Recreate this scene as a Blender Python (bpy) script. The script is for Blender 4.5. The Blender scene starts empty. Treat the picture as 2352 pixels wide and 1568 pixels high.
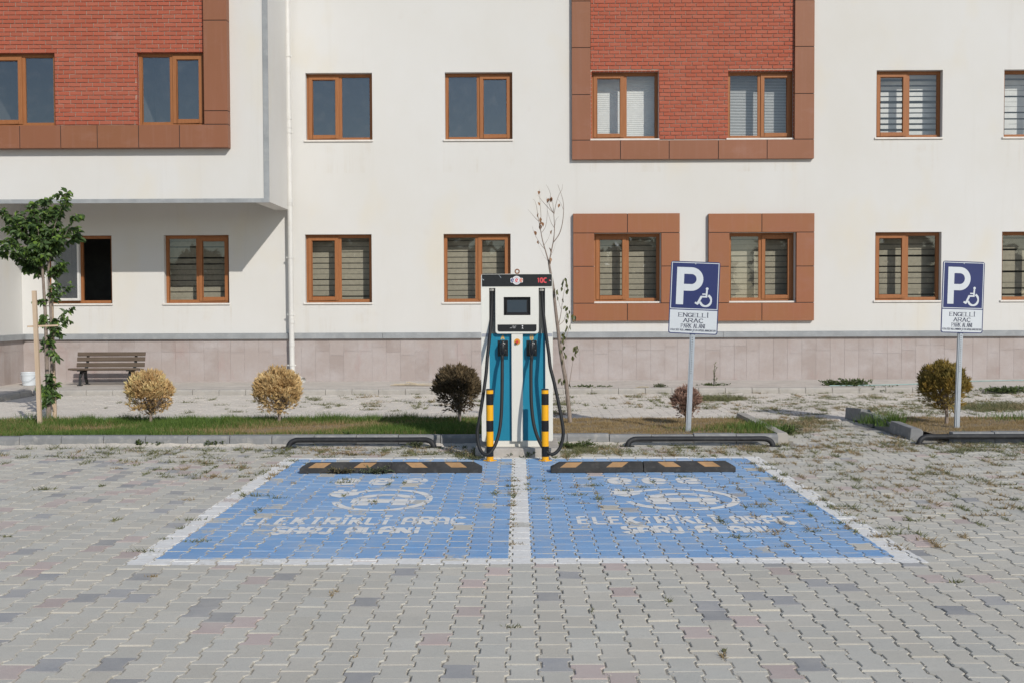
import bpy, bmesh, math, random
import numpy as np
from mathutils import Vector, Matrix

random.seed(7)
RNG = np.random.default_rng(11)
S = bpy.context.scene
C = S.collection
PI = math.pi

# ------------------------------------------------------------------ camera, sky, sun, exposure
CAM_H, FOC = 1.66, 2550.0                     # eye height (m); focal length in pixels of a 2352 px wide view
PITCH = math.atan((784 - 702) / FOC)
YAW = math.atan((1190 - 1176) / FOC)
ROLL = math.radians(-0.22)
ROT = Matrix.Rotation(YAW, 3, 'Z') @ Matrix.Rotation(PI / 2 - PITCH, 3, 'X') @ Matrix.Rotation(ROLL, 3, 'Z')
cam = bpy.data.objects.new('camera', bpy.data.cameras.new('camera'))
C.objects.link(cam)
cam.location = (0, 0, CAM_H)
cam.rotation_euler = ROT.to_euler()
cam.data.sensor_width = 36.0
cam.data.lens = FOC / 2352 * 36.0
cam.data.clip_start, cam.data.clip_end = 0.1, 3000
S.camera = cam

SUN_DIR = Vector((-0.53, 1.0, -0.66)).normalized()          # the way the light travels
ELEV = math.asin(-SUN_DIR.z)
world = bpy.data.worlds.new('World')
S.world = world
world.use_nodes = True
wn = world.node_tree
sky = wn.nodes.new('ShaderNodeTexSky')
sky.sky_type = 'NISHITA'
sky.sun_disc = False
sky.sun_elevation = ELEV
sky.sun_rotation = math.atan2(-SUN_DIR.x, -SUN_DIR.y)
sky.air_density, sky.dust_density, sky.ozone_density = 1.0, 0.5, 1.0
bg = wn.nodes['Background']
bg.inputs['Strength'].default_value = 0.095
wn.links.new(sky.outputs['Color'], bg.inputs['Color'])
sun_data = bpy.data.lights.new('sun', 'SUN')
sun_data.energy = 2.95
sun_data.angle = math.radians(0.55)
sun_data.color = (1.0, 0.95, 0.875)
sun = bpy.data.objects.new('sun', sun_data)
C.objects.link(sun)
sun.rotation_euler = SUN_DIR.to_track_quat('-Z', 'Y').to_euler()
sun.location = (12, -22, 16)
S.view_settings.view_transform = 'Standard'
S.view_settings.look = 'None'
S.view_settings.gamma = 1.0
S.view_settings.exposure = 0.08
S.cycles.max_bounces = 6
S.cycles.transparent_max_bounces = 12


def ray(x, y):
    return ROT @ Vector(((x - 1176) / FOC, -(y - 784) / FOC, -1.0))


def at(x, y, Y):
    d = ray(x, y)
    t = Y / d.y
    return Vector((d.x * t, Y, CAM_H + d.z * t))


def gr(x, y, z=0.0):
    d = ray(x, y)
    t = (z - CAM_H) / d.z
    return Vector((d.x * t, d.y * t, z))


VF = 0.574219                                  # photo pixel -> 2352 view pixel


def fat(x, y, Y):
    return at(x * VF, y * VF, Y)


# ------------------------------------------------------------------ objects
def origin_of(o):
    while o.parent:
        o = o.parent
    return o.location


def thing(name, loc, label, cat, group=None, rot=(0, 0, 0)):
    o = bpy.data.objects.new(name, None)
    C.objects.link(o)
    o.location = loc
    o.rotation_euler = rot
    o.empty_display_size = 0.2
    tag(o, label, cat, group)
    return o


def tag(o, label=None, cat=None, group=None, kind=None):
    if label: o['label'] = label
    if cat: o['category'] = cat
    if group: o['group'] = group
    if kind: o['kind'] = kind
    return o


class MB:
    def __init__(s):
        s.v, s.f, s.m, s.col = [], [], [], []
        s.cur, s.c = 0, None

    def add(s, vs, fs):
        n = len(s.v)
        s.v.extend([tuple(p) for p in vs])
        for f in fs:
            s.f.append(tuple(i + n for i in f))
            s.m.append(s.cur)
            s.col.append(s.c)
        return s

    def quad(s, a, b, c, d):
        return s.add([a, b, c, d], [(0, 1, 2, 3)])

    def box(s, x0, x1, y0, y1, z0, z1):
        vs = [(x, y, z) for z in (z0, z1) for y in (y0, y1) for x in (x0, x1)]
        return s.add(vs, [(0, 2, 3, 1), (4, 5, 7, 6), (0, 1, 5, 4), (2, 6, 7, 3), (0, 4, 6, 2), (1, 3, 7, 5)])

    def bar(s, a, b, w, h, up=(0, 0, 1)):
        a, b = Vector(a), Vector(b)
        d = (b - a).normalized()
        sd = d.cross(Vector(up)).normalized() * (w / 2)
        u = sd.cross(d).normalized() * (h / 2)
        vs = [a - sd - u, a + sd - u, a + sd + u, a - sd + u, b - sd - u, b + sd - u, b + sd + u, b - sd + u]
        return s.add(vs, [(0, 1, 2, 3), (7, 6, 5, 4), (0, 4, 5, 1), (1, 5, 6, 2), (2, 6, 7, 3), (3, 7, 4, 0)])

    def tube(s, pts, rad, n=10, cap=True):
        pts = [Vector(p) for p in pts]
        k = len(pts)
        if not hasattr(rad, '__len__'):
            rad = [rad] * k
        rings, ref = [], None
        for i in range(k):
            d = (pts[min(i + 1, k - 1)] - pts[max(i - 1, 0)]).normalized()
            if ref is None:
                ref = Vector((0, 0, 1)) if abs(d.z) < 0.9 else Vector((1, 0, 0))
            sd = d.cross(ref).normalized()
            ref = sd.cross(d).normalized()
            rings.append([pts[i] + (sd * math.cos(t) + ref * math.sin(t)) * rad[i] for t in (2 * PI * j / n for j in range(n))])
        vs = [p for r in rings for p in r]
        fs = []
        for i in range(k - 1):
            for j in range(n):
                fs.append((i * n + j, i * n + (j + 1) % n, (i + 1) * n + (j + 1) % n, (i + 1) * n + j))
        if cap:
            fs.append(tuple(range(n - 1, -1, -1)))
            fs.append(tuple((k - 1) * n + j for j in range(n)))
        return s.add(vs, fs)

    def lathe(s, cx, cy, prof, n=24, cap=True):
        vs = [(cx + r * math.cos(2 * PI * j / n), cy + r * math.sin(2 * PI * j / n), z) for r, z in prof for j in range(n)]
        fs = []
        for i in range(len(prof) - 1):
            for j in range(n):
                fs.append((i * n + j, i * n + (j + 1) % n, (i + 1) * n + (j + 1) % n, (i + 1) * n + j))
        if cap:
            fs.append(tuple(range(n - 1, -1, -1)))
            fs.append(tuple((len(prof) - 1) * n + j for j in range(n)))
        return s.add(vs, fs)

    def extrude(s, poly, fn, a, b):
        """poly of (u, v) extruded from a to b; fn(u, v, w) gives the point."""
        n = len(poly)
        vs = [fn(u, v, a) for u, v in poly] + [fn(u, v, b) for u, v in poly]
        fs = [tuple(range(n)), tuple(range(2 * n - 1, n - 1, -1))]
        fs += [(i, i + n, (i + 1) % n + n, (i + 1) % n) for i in range(n)]
        return s.add(vs, fs)

    def build(s, name, mats, parent=None, local=False, smooth=False, bevel=0.0, kind=None, normals=True, at=None):
        me = bpy.data.meshes.new(name)
        org = Vector((0, 0, 0)) if (local or parent is None) else Vector(origin_of(parent))
        if at is not None:
            org = Vector(at)
        vs = [(p[0] - org.x, p[1] - org.y, p[2] - org.z) for p in s.v]
        me.from_pydata(vs, [], s.f)
        if not isinstance(mats, (list, tuple)):
            mats = [mats]
        for m in mats:
            me.materials.append(m)
        if len(mats) > 1:
            me.polygons.foreach_set('material_index', s.m)
        if any(c is not None for c in s.col):
            a = me.attributes.new('col', 'FLOAT_COLOR', 'FACE')
            a.data.foreach_set('color', np.array([(c or (1, 1, 1)) + (1.0,) for c in s.col], dtype=np.float32).ravel())
        if normals or bevel:
            bm = bmesh.new()
            bm.from_mesh(me)
            if normals:
                bmesh.ops.recalc_face_normals(bm, faces=bm.faces)
            if bevel:
                bmesh.ops.remove_doubles(bm, verts=bm.verts, dist=1e-5)
                es = [e for e in bm.edges if len(e.link_faces) == 2 and e.calc_face_angle(0) > 0.6]
                bmesh.ops.bevel(bm, geom=es, offset=bevel, segments=2, profile=0.6, affect='EDGES', clamp_overlap=True)
            bm.to_mesh(me)
            bm.free()
        if smooth:
            me.polygons.foreach_set('use_smooth', [True] * len(me.polygons))
            try:
                me.set_sharp_from_angle(angle=math.radians(38))
            except Exception:
                pass
        me.update()
        o = bpy.data.objects.new(name, me)
        C.objects.link(o)
        if at is not None:
            o.location = org
        o.parent = parent
        if kind:
            o['kind'] = kind
        return o


def np_object(name, verts, faces, mat, parent=None, cols=None, kind=None):
    """fast mesh of triangles or quads from numpy arrays, with a colour for each face"""
    me = bpy.data.meshes.new(name)
    nv, nf, k = len(verts), len(faces), faces.shape[1]
    me.vertices.add(nv)
    me.vertices.foreach_set('co', np.asarray(verts, dtype=np.float32).ravel())
    me.loops.add(nf * k)
    me.loops.foreach_set('vertex_index', np.asarray(faces, dtype=np.int32).ravel())
    me.polygons.add(nf)
    me.polygons.foreach_set('loop_start', np.arange(0, nf * k, k, dtype=np.int32))
    me.polygons.foreach_set('use_smooth', np.zeros(nf, dtype=bool))
    me.update(calc_edges=True)
    me.validate()
    if cols is not None:
        a = me.attributes.new('col', 'FLOAT_COLOR', 'FACE')
        c = np.ones((nf, 4), dtype=np.float32)
        c[:, :3] = cols
        a.data.foreach_set('color', c.ravel())
    me.materials.append(mat)
    o = bpy.data.objects.new(name, me)
    C.objects.link(o)
    o.parent = parent
    if kind:
        o['kind'] = kind
    return o


# ------------------------------------------------------------------ materials
class NT:
    def __init__(s, name):
        s.m = bpy.data.materials.new(name)
        s.m.use_nodes = True
        s.t = s.m.node_tree
        s.b = s.t.nodes['Principled BSDF']
        s.out = s.t.nodes['Material Output']
        s.pos = s.t.nodes.new('ShaderNodeNewGeometry').outputs['Position']

    def node(s, typ, **kw):
        n = s.t.nodes.new(typ)
        for k, v in kw.items():
            setattr(n, k, v)
        return n

    def put(s, sock, v):
        if isinstance(v, bpy.types.NodeSocket):
            s.t.links.new(v, sock)
        elif isinstance(v, tuple) and len(v) == 3 and sock.type == 'RGBA':
            sock.default_value = v + (1,)
        else:
            sock.default_value = v

    def math(s, op, a, b=0.0, clamp=False):
        n = s.node('ShaderNodeMath', operation=op, use_clamp=clamp)
        s.put(n.inputs[0], a)
        s.put(n.inputs[1], b)
        return n.outputs[0]

    def scaled(s, sc):
        n = s.node('ShaderNodeVectorMath', operation='MULTIPLY')
        s.put(n.inputs[0], s.pos)
        n.inputs[1].default_value = sc if isinstance(sc, tuple) else (sc, sc, sc)
        return n.outputs[0]

    def noise(s, scale, detail=4.0, rough=0.55, lo=0.0, hi=1.0, vec=None):
        n = s.node('ShaderNodeTexNoise')
        s.put(n.inputs['Vector'], s.scaled(scale) if vec is None else vec)
        n.inputs['Scale'].default_value = 1.0
        n.inputs['Detail'].default_value = detail
        n.inputs['Roughness'].default_value = rough
        return s.ramp(n.outputs['Fac'], lo, hi) if (lo, hi) != (0.0, 1.0) else n.outputs['Fac']

    def ramp(s, v, lo, hi):
        n = s.node('ShaderNodeMapRange', clamp=True)
        s.put(n.inputs['Value'], v)
        n.inputs['From Min'].default_value, n.inputs['From Max'].default_value = lo, hi
        return n.outputs['Result']

    def mix(s, fac, a, b, mode='MIX'):
        n = s.node('ShaderNodeMix', data_type='RGBA', blend_type=mode)
        s.put(n.inputs[0], fac)
        s.put(n.inputs[6], a)
        s.put(n.inputs[7], b)
        return n.outputs[2]

    def attr(s, name='col'):
        n = s.node('ShaderNodeAttribute', attribute_name=name)
        return n.outputs['Color']

    def rand(s):
        return s.node('ShaderNodeObjectInfo').outputs['Random']

    def bump(s, h, strength=0.3, dist=0.01):
        n = s.node('ShaderNodeBump')
        n.inputs['Strength'].default_value = strength
        n.inputs['Distance'].default_value = dist
        s.put(n.inputs['Height'], h)
        s.t.links.new(n.outputs['Normal'], s.b.inputs['Normal'])

    def done(s, color, rough=0.7, spec=0.4, metal=0.0):
        s.put(s.b.inputs['Base Color'], color)
        s.put(s.b.inputs['Roughness'], rough)
        s.b.inputs['Specular IOR Level'].default_value = spec
        s.b.inputs['Metallic'].default_value = metal
        return s.m


def simple(name, c, rough=0.6, spec=0.4, var=0.12, scale=6.0, metal=0.0, bump=0.0, bscale=60.0, dirt=None):
    n = NT(name)
    lo = tuple(max(0, x * (1 - var)) for x in c)
    hi = tuple(min(1, x * (1 + var)) for x in c)
    col = n.mix(n.noise(scale, 5, 0.6, 0.3, 0.7), lo, hi)
    if dirt:
        col = n.mix(n.noise(scale * 2.3, 6, 0.65, 0.52, 0.75), col, dirt)
    if bump:
        n.bump(n.noise(bscale, 4), bump, 0.004)
    return n.done(col, rough, spec, metal)


def mat_plaster(sills=()):
    n = NT('plaster')
    col = n.mix(n.noise((0.5, 0.5, 0.35), 5, 0.6, 0.3, 0.72), (0.62, 0.605, 0.57), (0.65, 0.645, 0.63))
    warm = n.noise((0.9, 0.9, 0.5), 3, 0.5, 0.56, 0.74)
    col = n.mix(n.math('MULTIPLY', warm, 0.65), col, (0.65, 0.605, 0.51))
    streak = n.noise((3.2, 3.2, 0.16), 4, 0.6, 0.60, 0.85)
    col = n.mix(n.math('MULTIPLY', streak, 0.34), col, (0.52, 0.49, 0.44))
    if sills:
        sep = n.node('ShaderNodeSeparateXYZ')
        n.put(sep.inputs[0], n.pos)
        under = None                                # rain streaks washed down from the ends of the sills
        for x0, x1, z0, _ in sills:
            gx = n.math('COMPARE', sep.outputs['X'], (x0 + x1) / 2)
            gx.node.inputs[2].default_value = (x1 - x0) / 2 + 0.05
            gz = n.math('COMPARE', sep.outputs['Z'], z0 - 0.36)
            gz.node.inputs[2].default_value = 0.33
            g_ = n.math('MULTIPLY', gx, gz)
            under = g_ if under is None else n.math('ADD', under, g_)
        fade = n.noise((9.0, 9.0, 0.5), 4, 0.65, 0.50, 0.74)
        frac = n.noise((1.5, 1.5, 3.0), 3, 0.6, 0.40, 0.62)
        col = n.mix(n.math('MULTIPLY', n.math('MULTIPLY', under, n.math('MULTIPLY', fade, frac)), 0.40), col, (0.50, 0.44, 0.35))
    blot = n.noise(2.6, 3, 0.5, 0.68, 0.78)
    col = n.mix(n.math('MULTIPLY', blot, 0.12), col, (0.55, 0.48, 0.42))
    n.bump(n.math('ADD', n.noise(140.0, 3), n.math('MULTIPLY', n.noise(1.2, 3), 3.0)), 0.12, 0.006)
    return n.done(col, 0.9, 0.2)


def mat_brick():
    n = NT('brick')
    col = n.mix(n.noise((30, 30, 90), 3, 0.6, 0.3, 0.75), (0.9, 0.88, 0.86), (1.08, 1.1, 1.1))
    col = n.mix(1.0, n.attr(), col, 'MULTIPLY')
    pale = n.noise((1.0, 1.0, 2.2), 6, 0.7, 0.60, 0.78)
    col = n.mix(n.math('MULTIPLY', pale, 0.3), col, (0.50, 0.36, 0.30))
    n.bump(n.noise(160.0, 3), 0.3, 0.003)
    return n.done(col, 0.85, 0.25)


def mat_cladding(name, c, pale, rust):
    n = NT(name)
    r = n.rand()
    col = n.mix(n.noise((1.3, 1.3, 0.9), 4, 0.55, 0.3, 0.72), c, rust)
    col = n.mix(n.math('MULTIPLY', n.noise((14, 14, 0.9), 4, 0.6, 0.5, 0.8), 0.22), col, pale)
    col = n.mix(n.math('MULTIPLY', n.noise((0.8, 0.8, 1.6), 5, 0.7, 0.54, 0.8), 0.45), col, pale)
    col = n.mix(n.ramp(r, -1.2, 3.2), col, (0.22, 0.085, 0.045))
    n.bump(n.noise((120, 120, 6), 2), 0.05, 0.002)
    return n.done(col, 0.55, 0.35)


def mat_stone():
    n = NT('plinth_stone')
    r = n.rand()
    col = n.mix(r, (0.345, 0.290, 0.268), (0.405, 0.350, 0.328))
    col = n.mix(n.noise((1.6, 1.6, 2.2), 6, 0.65, 0.42, 0.72), col, (0.45, 0.41, 0.40))
    col = n.mix(n.math('MULTIPLY', n.noise((2.6, 2.6, 1.1), 4, 0.6, 0.58, 0.75), 0.4), col, (0.36, 0.225, 0.205))
    col = n.mix(n.math('MULTIPLY', n.noise(38.0, 3, 0.6, 0.4, 0.7), 0.18), col, (0.30, 0.26, 0.25))
    n.bump(n.noise(60.0, 4), 0.15, 0.004)
    return n.done(col, 0.75, 0.3)


def mat_paver(paint):
    n = NT('paver_painted' if paint else 'paver')
    base = n.attr()
    sp = n.noise(210.0, 2, 0.6, 0.3, 0.7)
    base = n.mix(1.0, base, n.mix(sp, (0.86, 0.86, 0.86), (1.13, 1.13, 1.13)), 'MULTIPLY')
    dust = n.noise((2.2, 2.2, 2.2), 5, 0.65, 0.38, 0.75)
    base = n.mix(n.math('MULTIPLY', dust, 0.45), base, (0.64, 0.60, 0.53))
    patch = n.noise((0.55, 0.8, 0.5), 4, 0.6, 0.38, 0.68)
    base = n.mix(n.math('MULTIPLY', patch, 0.30), base, (0.43, 0.405, 0.355))
    blot = n.noise(17.0, 4, 0.6, 0.55, 0.75)
    base = n.mix(n.math('MULTIPLY', blot, 0.14), base, (0.30, 0.28, 0.26))
    if paint:
        sep = n.node('ShaderNodeSeparateXYZ')
        n.put(sep.inputs[0], n.pos)
        wob = n.math('MULTIPLY', n.math('SUBTRACT', n.noise(28.0, 3), 0.5), 0.035)
        X = n.math('ADD', sep.outputs['X'], wob)
        Y = n.math('ADD', sep.outputs['Y'], wob)

        def rect(x0, x1, y0, y1):
            a = n.math('MULTIPLY', n.math('GREATER_THAN', X, x0), n.math('LESS_THAN', X, x1))
            b = n.math('MULTIPLY', n.math('GREATER_THAN', Y, y0), n.math('LESS_THAN', Y, y1))
            return n.math('MULTIPLY', a, b)
        allm = rect(PX0, PX1, PY0, PY1)
        lw = 0.16
        blue = n.math('ADD', rect(PX0 + lw, PXC - 0.075, PY0 + 0.17, PY1 - 0.13),
                      rect(PXC + 0.075, PX1 - lw, PY0 + 0.17, PY1 - 0.13), clamp=True)
        keep = n.node('ShaderNodeAttribute', attribute_name='keep').outputs['Fac']
        wear = n.math('ADD', n.math('MULTIPLY', n.noise(34.0, 6, 0.75), 0.55), n.math('MULTIPLY', n.noise(3.4, 4, 0.6), 0.55))
        pm = n.ramp(n.math('SUBTRACT', n.math('ADD', keep, 0.10), wear), 0.0, 0.10)
        fade = n.noise(1.1, 4, 0.6, 0.3, 0.75)
        bcol = n.mix(fade, (0.175, 0.36, 0.635), (0.29, 0.465, 0.70))
        bcol = n.mix(n.math('MULTIPLY', n.noise(55.0, 4, 0.7, 0.5, 0.8), 0.35), bcol, (0.40, 0.45, 0.52))
        bcol = n.mix(n.math('MULTIPLY', n.noise(2.7, 5, 0.65, 0.40, 0.70), 0.42), bcol, (0.46, 0.50, 0.55))
        wcol = n.mix(n.noise(20.0, 4, 0.6, 0.35, 0.75), (0.84, 0.83, 0.80), (0.72, 0.70, 0.66))
        pcol = n.mix(blue, wcol, bcol)
        base = n.mix(n.math('MULTIPLY', pm, allm), base, pcol)
    n.bump(n.math('ADD', n.noise(260.0, 2), n.math('MULTIPLY', n.noise(24.0, 3), 1.6)), 0.22, 0.004)
    return n.done(base, 0.88, 0.25)


def mat_sand(name, a, b, dark):
    n = NT(name)
    col = n.mix(n.noise(9.0, 5, 0.7, 0.35, 0.7), a, b)
    grit = n.noise(240.0, 2, 0.7, 0.35, 0.72)
    col = n.mix(n.math('MULTIPLY', grit, 0.55), col, (0.54, 0.505, 0.45))
    col = n.mix(n.math('MULTIPLY', n.noise(90.0, 3, 0.7, 0.55, 0.7), 0.6), col, dark)
    n.bump(n.noise(170.0, 3, 0.7), 0.8, 0.012)
    return n.done(col, 0.95, 0.15)


def mat_leafy(name, rough=0.6, trans=0.25):
    n = NT(name)
    col = n.attr()
    n.done(col, rough, 0.3)
    tr = n.node('ShaderNodeBsdfTranslucent')
    n.put(tr.inputs['Color'], col)
    mx = n.node('ShaderNodeMixShader')
    mx.inputs[0].default_value = trans
    n.t.links.new(n.b.outputs[0], mx.inputs[1])
    n.t.links.new(tr.outputs[0], mx.inputs[2])
    n.t.links.new(mx.outputs[0], n.out.inputs['Surface'])
    return n.m


def mat_glass(name, ior=1.65, dust=0.03, tint=(0.93, 0.95, 0.96)):
    n = NT(name)
    n.t.nodes.remove(n.b)
    lw = n.node('ShaderNodeLayerWeight')
    lw.inputs['Blend'].default_value = 0.5
    f0 = ((ior - 1) / (ior + 1)) ** 2 * 1.6         # two panes
    fac = n.math('ADD', n.math('MULTIPLY', n.math('POWER', lw.outputs['Facing'], 5.0), 1 - f0), f0)
    tr = n.node('ShaderNodeBsdfTransparent')
    n.put(tr.inputs['Color'], tint)
    gl = n.node('ShaderNodeBsdfGlossy')
    gl.inputs['Roughness'].default_value = 0.015
    n.put(gl.inputs['Color'], (0.80, 0.90, 1.0))
    wv = n.node('ShaderNodeBump')
    wv.inputs['Strength'].default_value = 0.05
    wv.inputs['Distance'].default_value = 0.02
    n.put(wv.inputs['Height'], n.noise(1.7, 2))
    n.t.links.new(wv.outputs[0], gl.inputs['Normal'])
    df = n.node('ShaderNodeBsdfDiffuse')
    n.put(df.inputs['Color'], (0.62, 0.60, 0.56))
    m1 = n.node('ShaderNodeMixShader')
    n.put(m1.inputs[0], fac)
    n.t.links.new(tr.outputs[0], m1.inputs[1])
    n.t.links.new(gl.outputs[0], m1.inputs[2])
    m2 = n.node('ShaderNodeMixShader')
    n.put(m2.inputs[0], n.math('ADD', n.math('MULTIPLY', n.noise(5.0, 5, 0.7, 0.5, 0.8), dust * 2.0), dust))
    n.t.links.new(m1.outputs[0], m2.inputs[1])
    n.t.links.new(df.outputs[0], m2.inputs[2])
    n.t.links.new(m2.outputs[0], n.out.inputs['Surface'])
    return n.m


def mat_wood(name, a, b, sc=(1.5, 30, 30), rough=0.75):
    n = NT(name)
    col = n.mix(n.noise(sc, 5, 0.65, 0.3, 0.72), a, b)
    n.bump(n.noise(sc, 4), 0.25, 0.004)
    return n.done(col, rough, 0.25)


# paint on the paving: outline of the two charging bays
PX0, PX1, PXC = -2.56, 2.635, 0.005
PY0, PY1 = 7.10, 12.16

M = {}
M['brick'] = mat_brick()
M['mortar'] = simple('mortar', (0.44, 0.375, 0.31), 0.95, 0.1, 0.3, 18, bump=0.4)
M['clad'] = mat_cladding('cladding', (0.285, 0.118, 0.062), (0.40, 0.24, 0.20), (0.25, 0.105, 0.048))
M['clad2'] = mat_cladding('cladding_rust', (0.34, 0.125, 0.058), (0.40, 0.23, 0.20), (0.33, 0.140, 0.048))
M['cladgap'] = simple('cladding_joint', (0.03, 0.03, 0.035), 0.8)
M['stone'] = mat_stone()
M['grout'] = simple('plinth_grout', (0.60, 0.57, 0.55), 0.9, 0.2, 0.15, 5)
M['grey'] = simple('grey_trim', (0.30, 0.315, 0.325), 0.75, 0.3, 0.14, 3.0, dirt=(0.38, 0.39, 0.39))
M['frame'] = mat_wood('window_frame_oak', (0.275, 0.108, 0.040), (0.36, 0.150, 0.060), (60, 60, 3), 0.45)
M['sill'] = simple('marble_sill', (0.70, 0.66, 0.61), 0.5, 0.4, 0.08, 9)
M['glass'] = mat_glass('window_glass', 1.6, 0.010)
M['glass_dusty'] = mat_glass('window_glass_dusty', 1.92, 0.024)
M['room'] = simple('room_interior', (0.14, 0.14, 0.133), 0.9, 0.1)
M['blind'] = simple('blind_fabric', (0.37, 0.335, 0.255), 0.9, 0.15, 0.1, 14, bump=0.2, bscale=120)
M['blind_white'] = simple('blind_white', (0.72, 0.705, 0.66), 0.85, 0.2, 0.06, 9)
M['blind_fine'] = simple('blind_slat_metal', (0.62, 0.62, 0.60), 0.5, 0.4, 0.05, 9)
M['white_pvc'] = simple('white_pvc', (0.64, 0.63, 0.60), 0.4, 0.5, 0.05, 3, dirt=(0.58, 0.56, 0.52))
M['paver'] = mat_paver(False)
M['paver_paint'] = mat_paver(True)
M['sand'] = mat_sand('joint_sand', (0.34, 0.31, 0.26), (0.45, 0.415, 0.35), (0.18, 0.165, 0.135))
M['path_sand'] = mat_sand('path_sand', (0.62, 0.57, 0.50), (0.70, 0.65, 0.57), (0.30, 0.27, 0.22))
M['soil'] = mat_sand('soil', (0.20, 0.14, 0.075), (0.26, 0.19, 0.10), (0.09, 0.07, 0.04))
M['earth'] = mat_sand('earth', (0.36, 0.33, 0.28), (0.42, 0.38, 0.32), (0.26, 0.24, 0.20))
M['concrete'] = simple('concrete', (0.43, 0.40, 0.365), 0.92, 0.2, 0.14, 7, bump=0.4, bscale=90, dirt=(0.34, 0.31, 0.275))
M['walk'] = simple('sidewalk_concrete', (0.56, 0.515, 0.465), 0.92, 0.2, 0.10, 2.2, bump=0.3, bscale=70, dirt=(0.44, 0.40, 0.36))
M['kerb'] = simple('kerb_concrete', (0.235, 0.238, 0.24), 0.9, 0.2, 0.12, 5, bump=0.3, bscale=120, dirt=(0.38, 0.365, 0.34))
M['kerb_pale'] = simple('kerb_concrete_pale', (0.40, 0.375, 0.34), 0.9, 0.2, 0.12, 5, bump=0.3, bscale=120, dirt=(0.36, 0.35, 0.33))
M['grass'] = mat_leafy('grass_blade', 0.6, 0.25)
M['weed'] = mat_leafy('weed_leaf', 0.65, 0.2)
M['leaf'] = mat_leafy('tree_leaf', 0.42, 0.25)
M['thuja'] = mat_leafy('shrub_foliage', 0.75, 0.12)
M['bark'] = mat_wood('bark', (0.20, 0.155, 0.125), (0.33, 0.275, 0.235), (40, 40, 14), 0.85)
M['twig'] = mat_wood('dry_twig', (0.16, 0.115, 0.085), (0.26, 0.19, 0.14), (50, 50, 20), 0.85)
M['stake'] = mat_wood('stake_wood', (0.50, 0.375, 0.26), (0.60, 0.47, 0.35), (24, 24, 2), 0.8)
M['bench_wood'] = mat_wood('bench_wood', (0.090, 0.066, 0.048), (0.155, 0.118, 0.088), (2.0, 40, 40), 0.8)
M['iron'] = simple('cast_iron', (0.035, 0.037, 0.038), 0.55, 0.4, 0.2, 9)
M['bucket'] = simple('bucket_plastic', (0.62, 0.66, 0.69), 0.45, 0.4, 0.05, 4)
M['black_pipe'] = simple('black_steel_pipe', (0.022, 0.023, 0.026), 0.6, 0.35, 0.35, 8, dirt=(0.05, 0.05, 0.05), bump=0.1)
M['rubber'] = simple('black_rubber', (0.045, 0.044, 0.043), 0.8, 0.3, 0.25, 7, bump=0.3, bscale=90, dirt=(0.085, 0.08, 0.072))
M['pad'] = simple('worn_yellow_pad', (0.40, 0.235, 0.11), 0.6, 0.35, 0.14, 9, dirt=(0.30, 0.205, 0.125))
M['cab_white'] = simple('cabinet_white', (0.70, 0.685, 0.62), 0.45, 0.45, 0.025, 2)
M['cab_teal'] = simple('cabinet_teal', (0.006, 0.20, 0.315), 0.45, 0.45, 0.06, 3)
M['cab_black'] = simple('cabinet_black', (0.012, 0.013, 0.014), 0.35, 0.5, 0.2, 30, dirt=(0.02, 0.02, 0.021))
M['cab_grey'] = simple('cabinet_recess', (0.30, 0.30, 0.275), 0.6, 0.3, 0.05, 3)
M['socket'] = simple('holster_black', (0.012, 0.013, 0.015), 0.3, 0.5)
M['cable'] = simple('rubber_cable', (0.017, 0.018, 0.019), 0.6, 0.35, 0.15, 10)
M['screen'] = simple('screen_glass', (0.045, 0.062, 0.078), 0.15, 0.5, 0.03, 2)
M['steel'] = simple('zinc_steel', (0.44, 0.48, 0.52), 0.42, 0.5, 0.08, 10, metal=0.35)
M['brass'] = simple('cable_gland', (0.50, 0.48, 0.44), 0.35, 0.5, metal=0.6)
M['rust_ring'] = simple('rusty_eye_bolt', (0.24, 0.115, 0.062), 0.7, 0.3, 0.2, 60)
M['yellow'] = simple('safety_yellow', (0.84, 0.40, 0.008), 0.35, 0.5, 0.05, 4)
M['gloss_black'] = simple('gloss_black', (0.012, 0.012, 0.014), 0.25, 0.5)
M['orange'] = simple('button_amber', (0.70, 0.30, 0.02), 0.4, 0.5)
M['red'] = simple('button_red', (0.62, 0.05, 0.04), 0.35, 0.5)
M['sign_blue'] = simple('sign_navy', (0.022, 0.032, 0.125), 0.35, 0.5, 0.05, 5)
M['sign_white'] = simple('sign_white', (0.60, 0.635, 0.665), 0.35, 0.5, 0.03, 5)
M['ink'] = simple('sign_ink', (0.03, 0.035, 0.07), 0.5)
M['logo_white'] = simple('logo_white', (0.74, 0.73, 0.72), 0.5)
M['logo_grey'] = simple('logo_grey', (0.30, 0.30, 0.36), 0.5)
M['logo_navy'] = simple('logo_navy', (0.03, 0.06, 0.20), 0.5)
M['logo_red'] = simple('logo_red', (0.62, 0.07, 0.08), 0.5)
M['logo_coral'] = simple('logo_coral', (0.66, 0.20, 0.11), 0.5)
M['letter_tan'] = simple('letter_tan', (0.55, 0.36, 0.13), 0.5)
M['tape'] = simple('grey_tape', (0.36, 0.37, 0.40), 0.6, 0.3, 0.2, 60)
M['hose'] = simple('garden_hose', (0.52, 0.45, 0.31), 0.6)
M['hose_teal'] = simple('teal_hose', (0.30, 0.42, 0.40), 0.6)
M['stick'] = mat_wood('cut_sticks', (0.48, 0.40, 0.28), (0.58, 0.50, 0.38), (8, 8, 8), 0.8)


def mat_letter():
    n = NT('lettering_paint')
    col = n.mix(n.noise(25.0, 5, 0.7, 0.35, 0.72), (0.84, 0.825, 0.785), (0.76, 0.735, 0.69))
    n.bump(n.noise(240.0, 2), 0.2, 0.003)
    return n.done(col, 0.85, 0.25)


M['letter'] = mat_letter()

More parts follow.
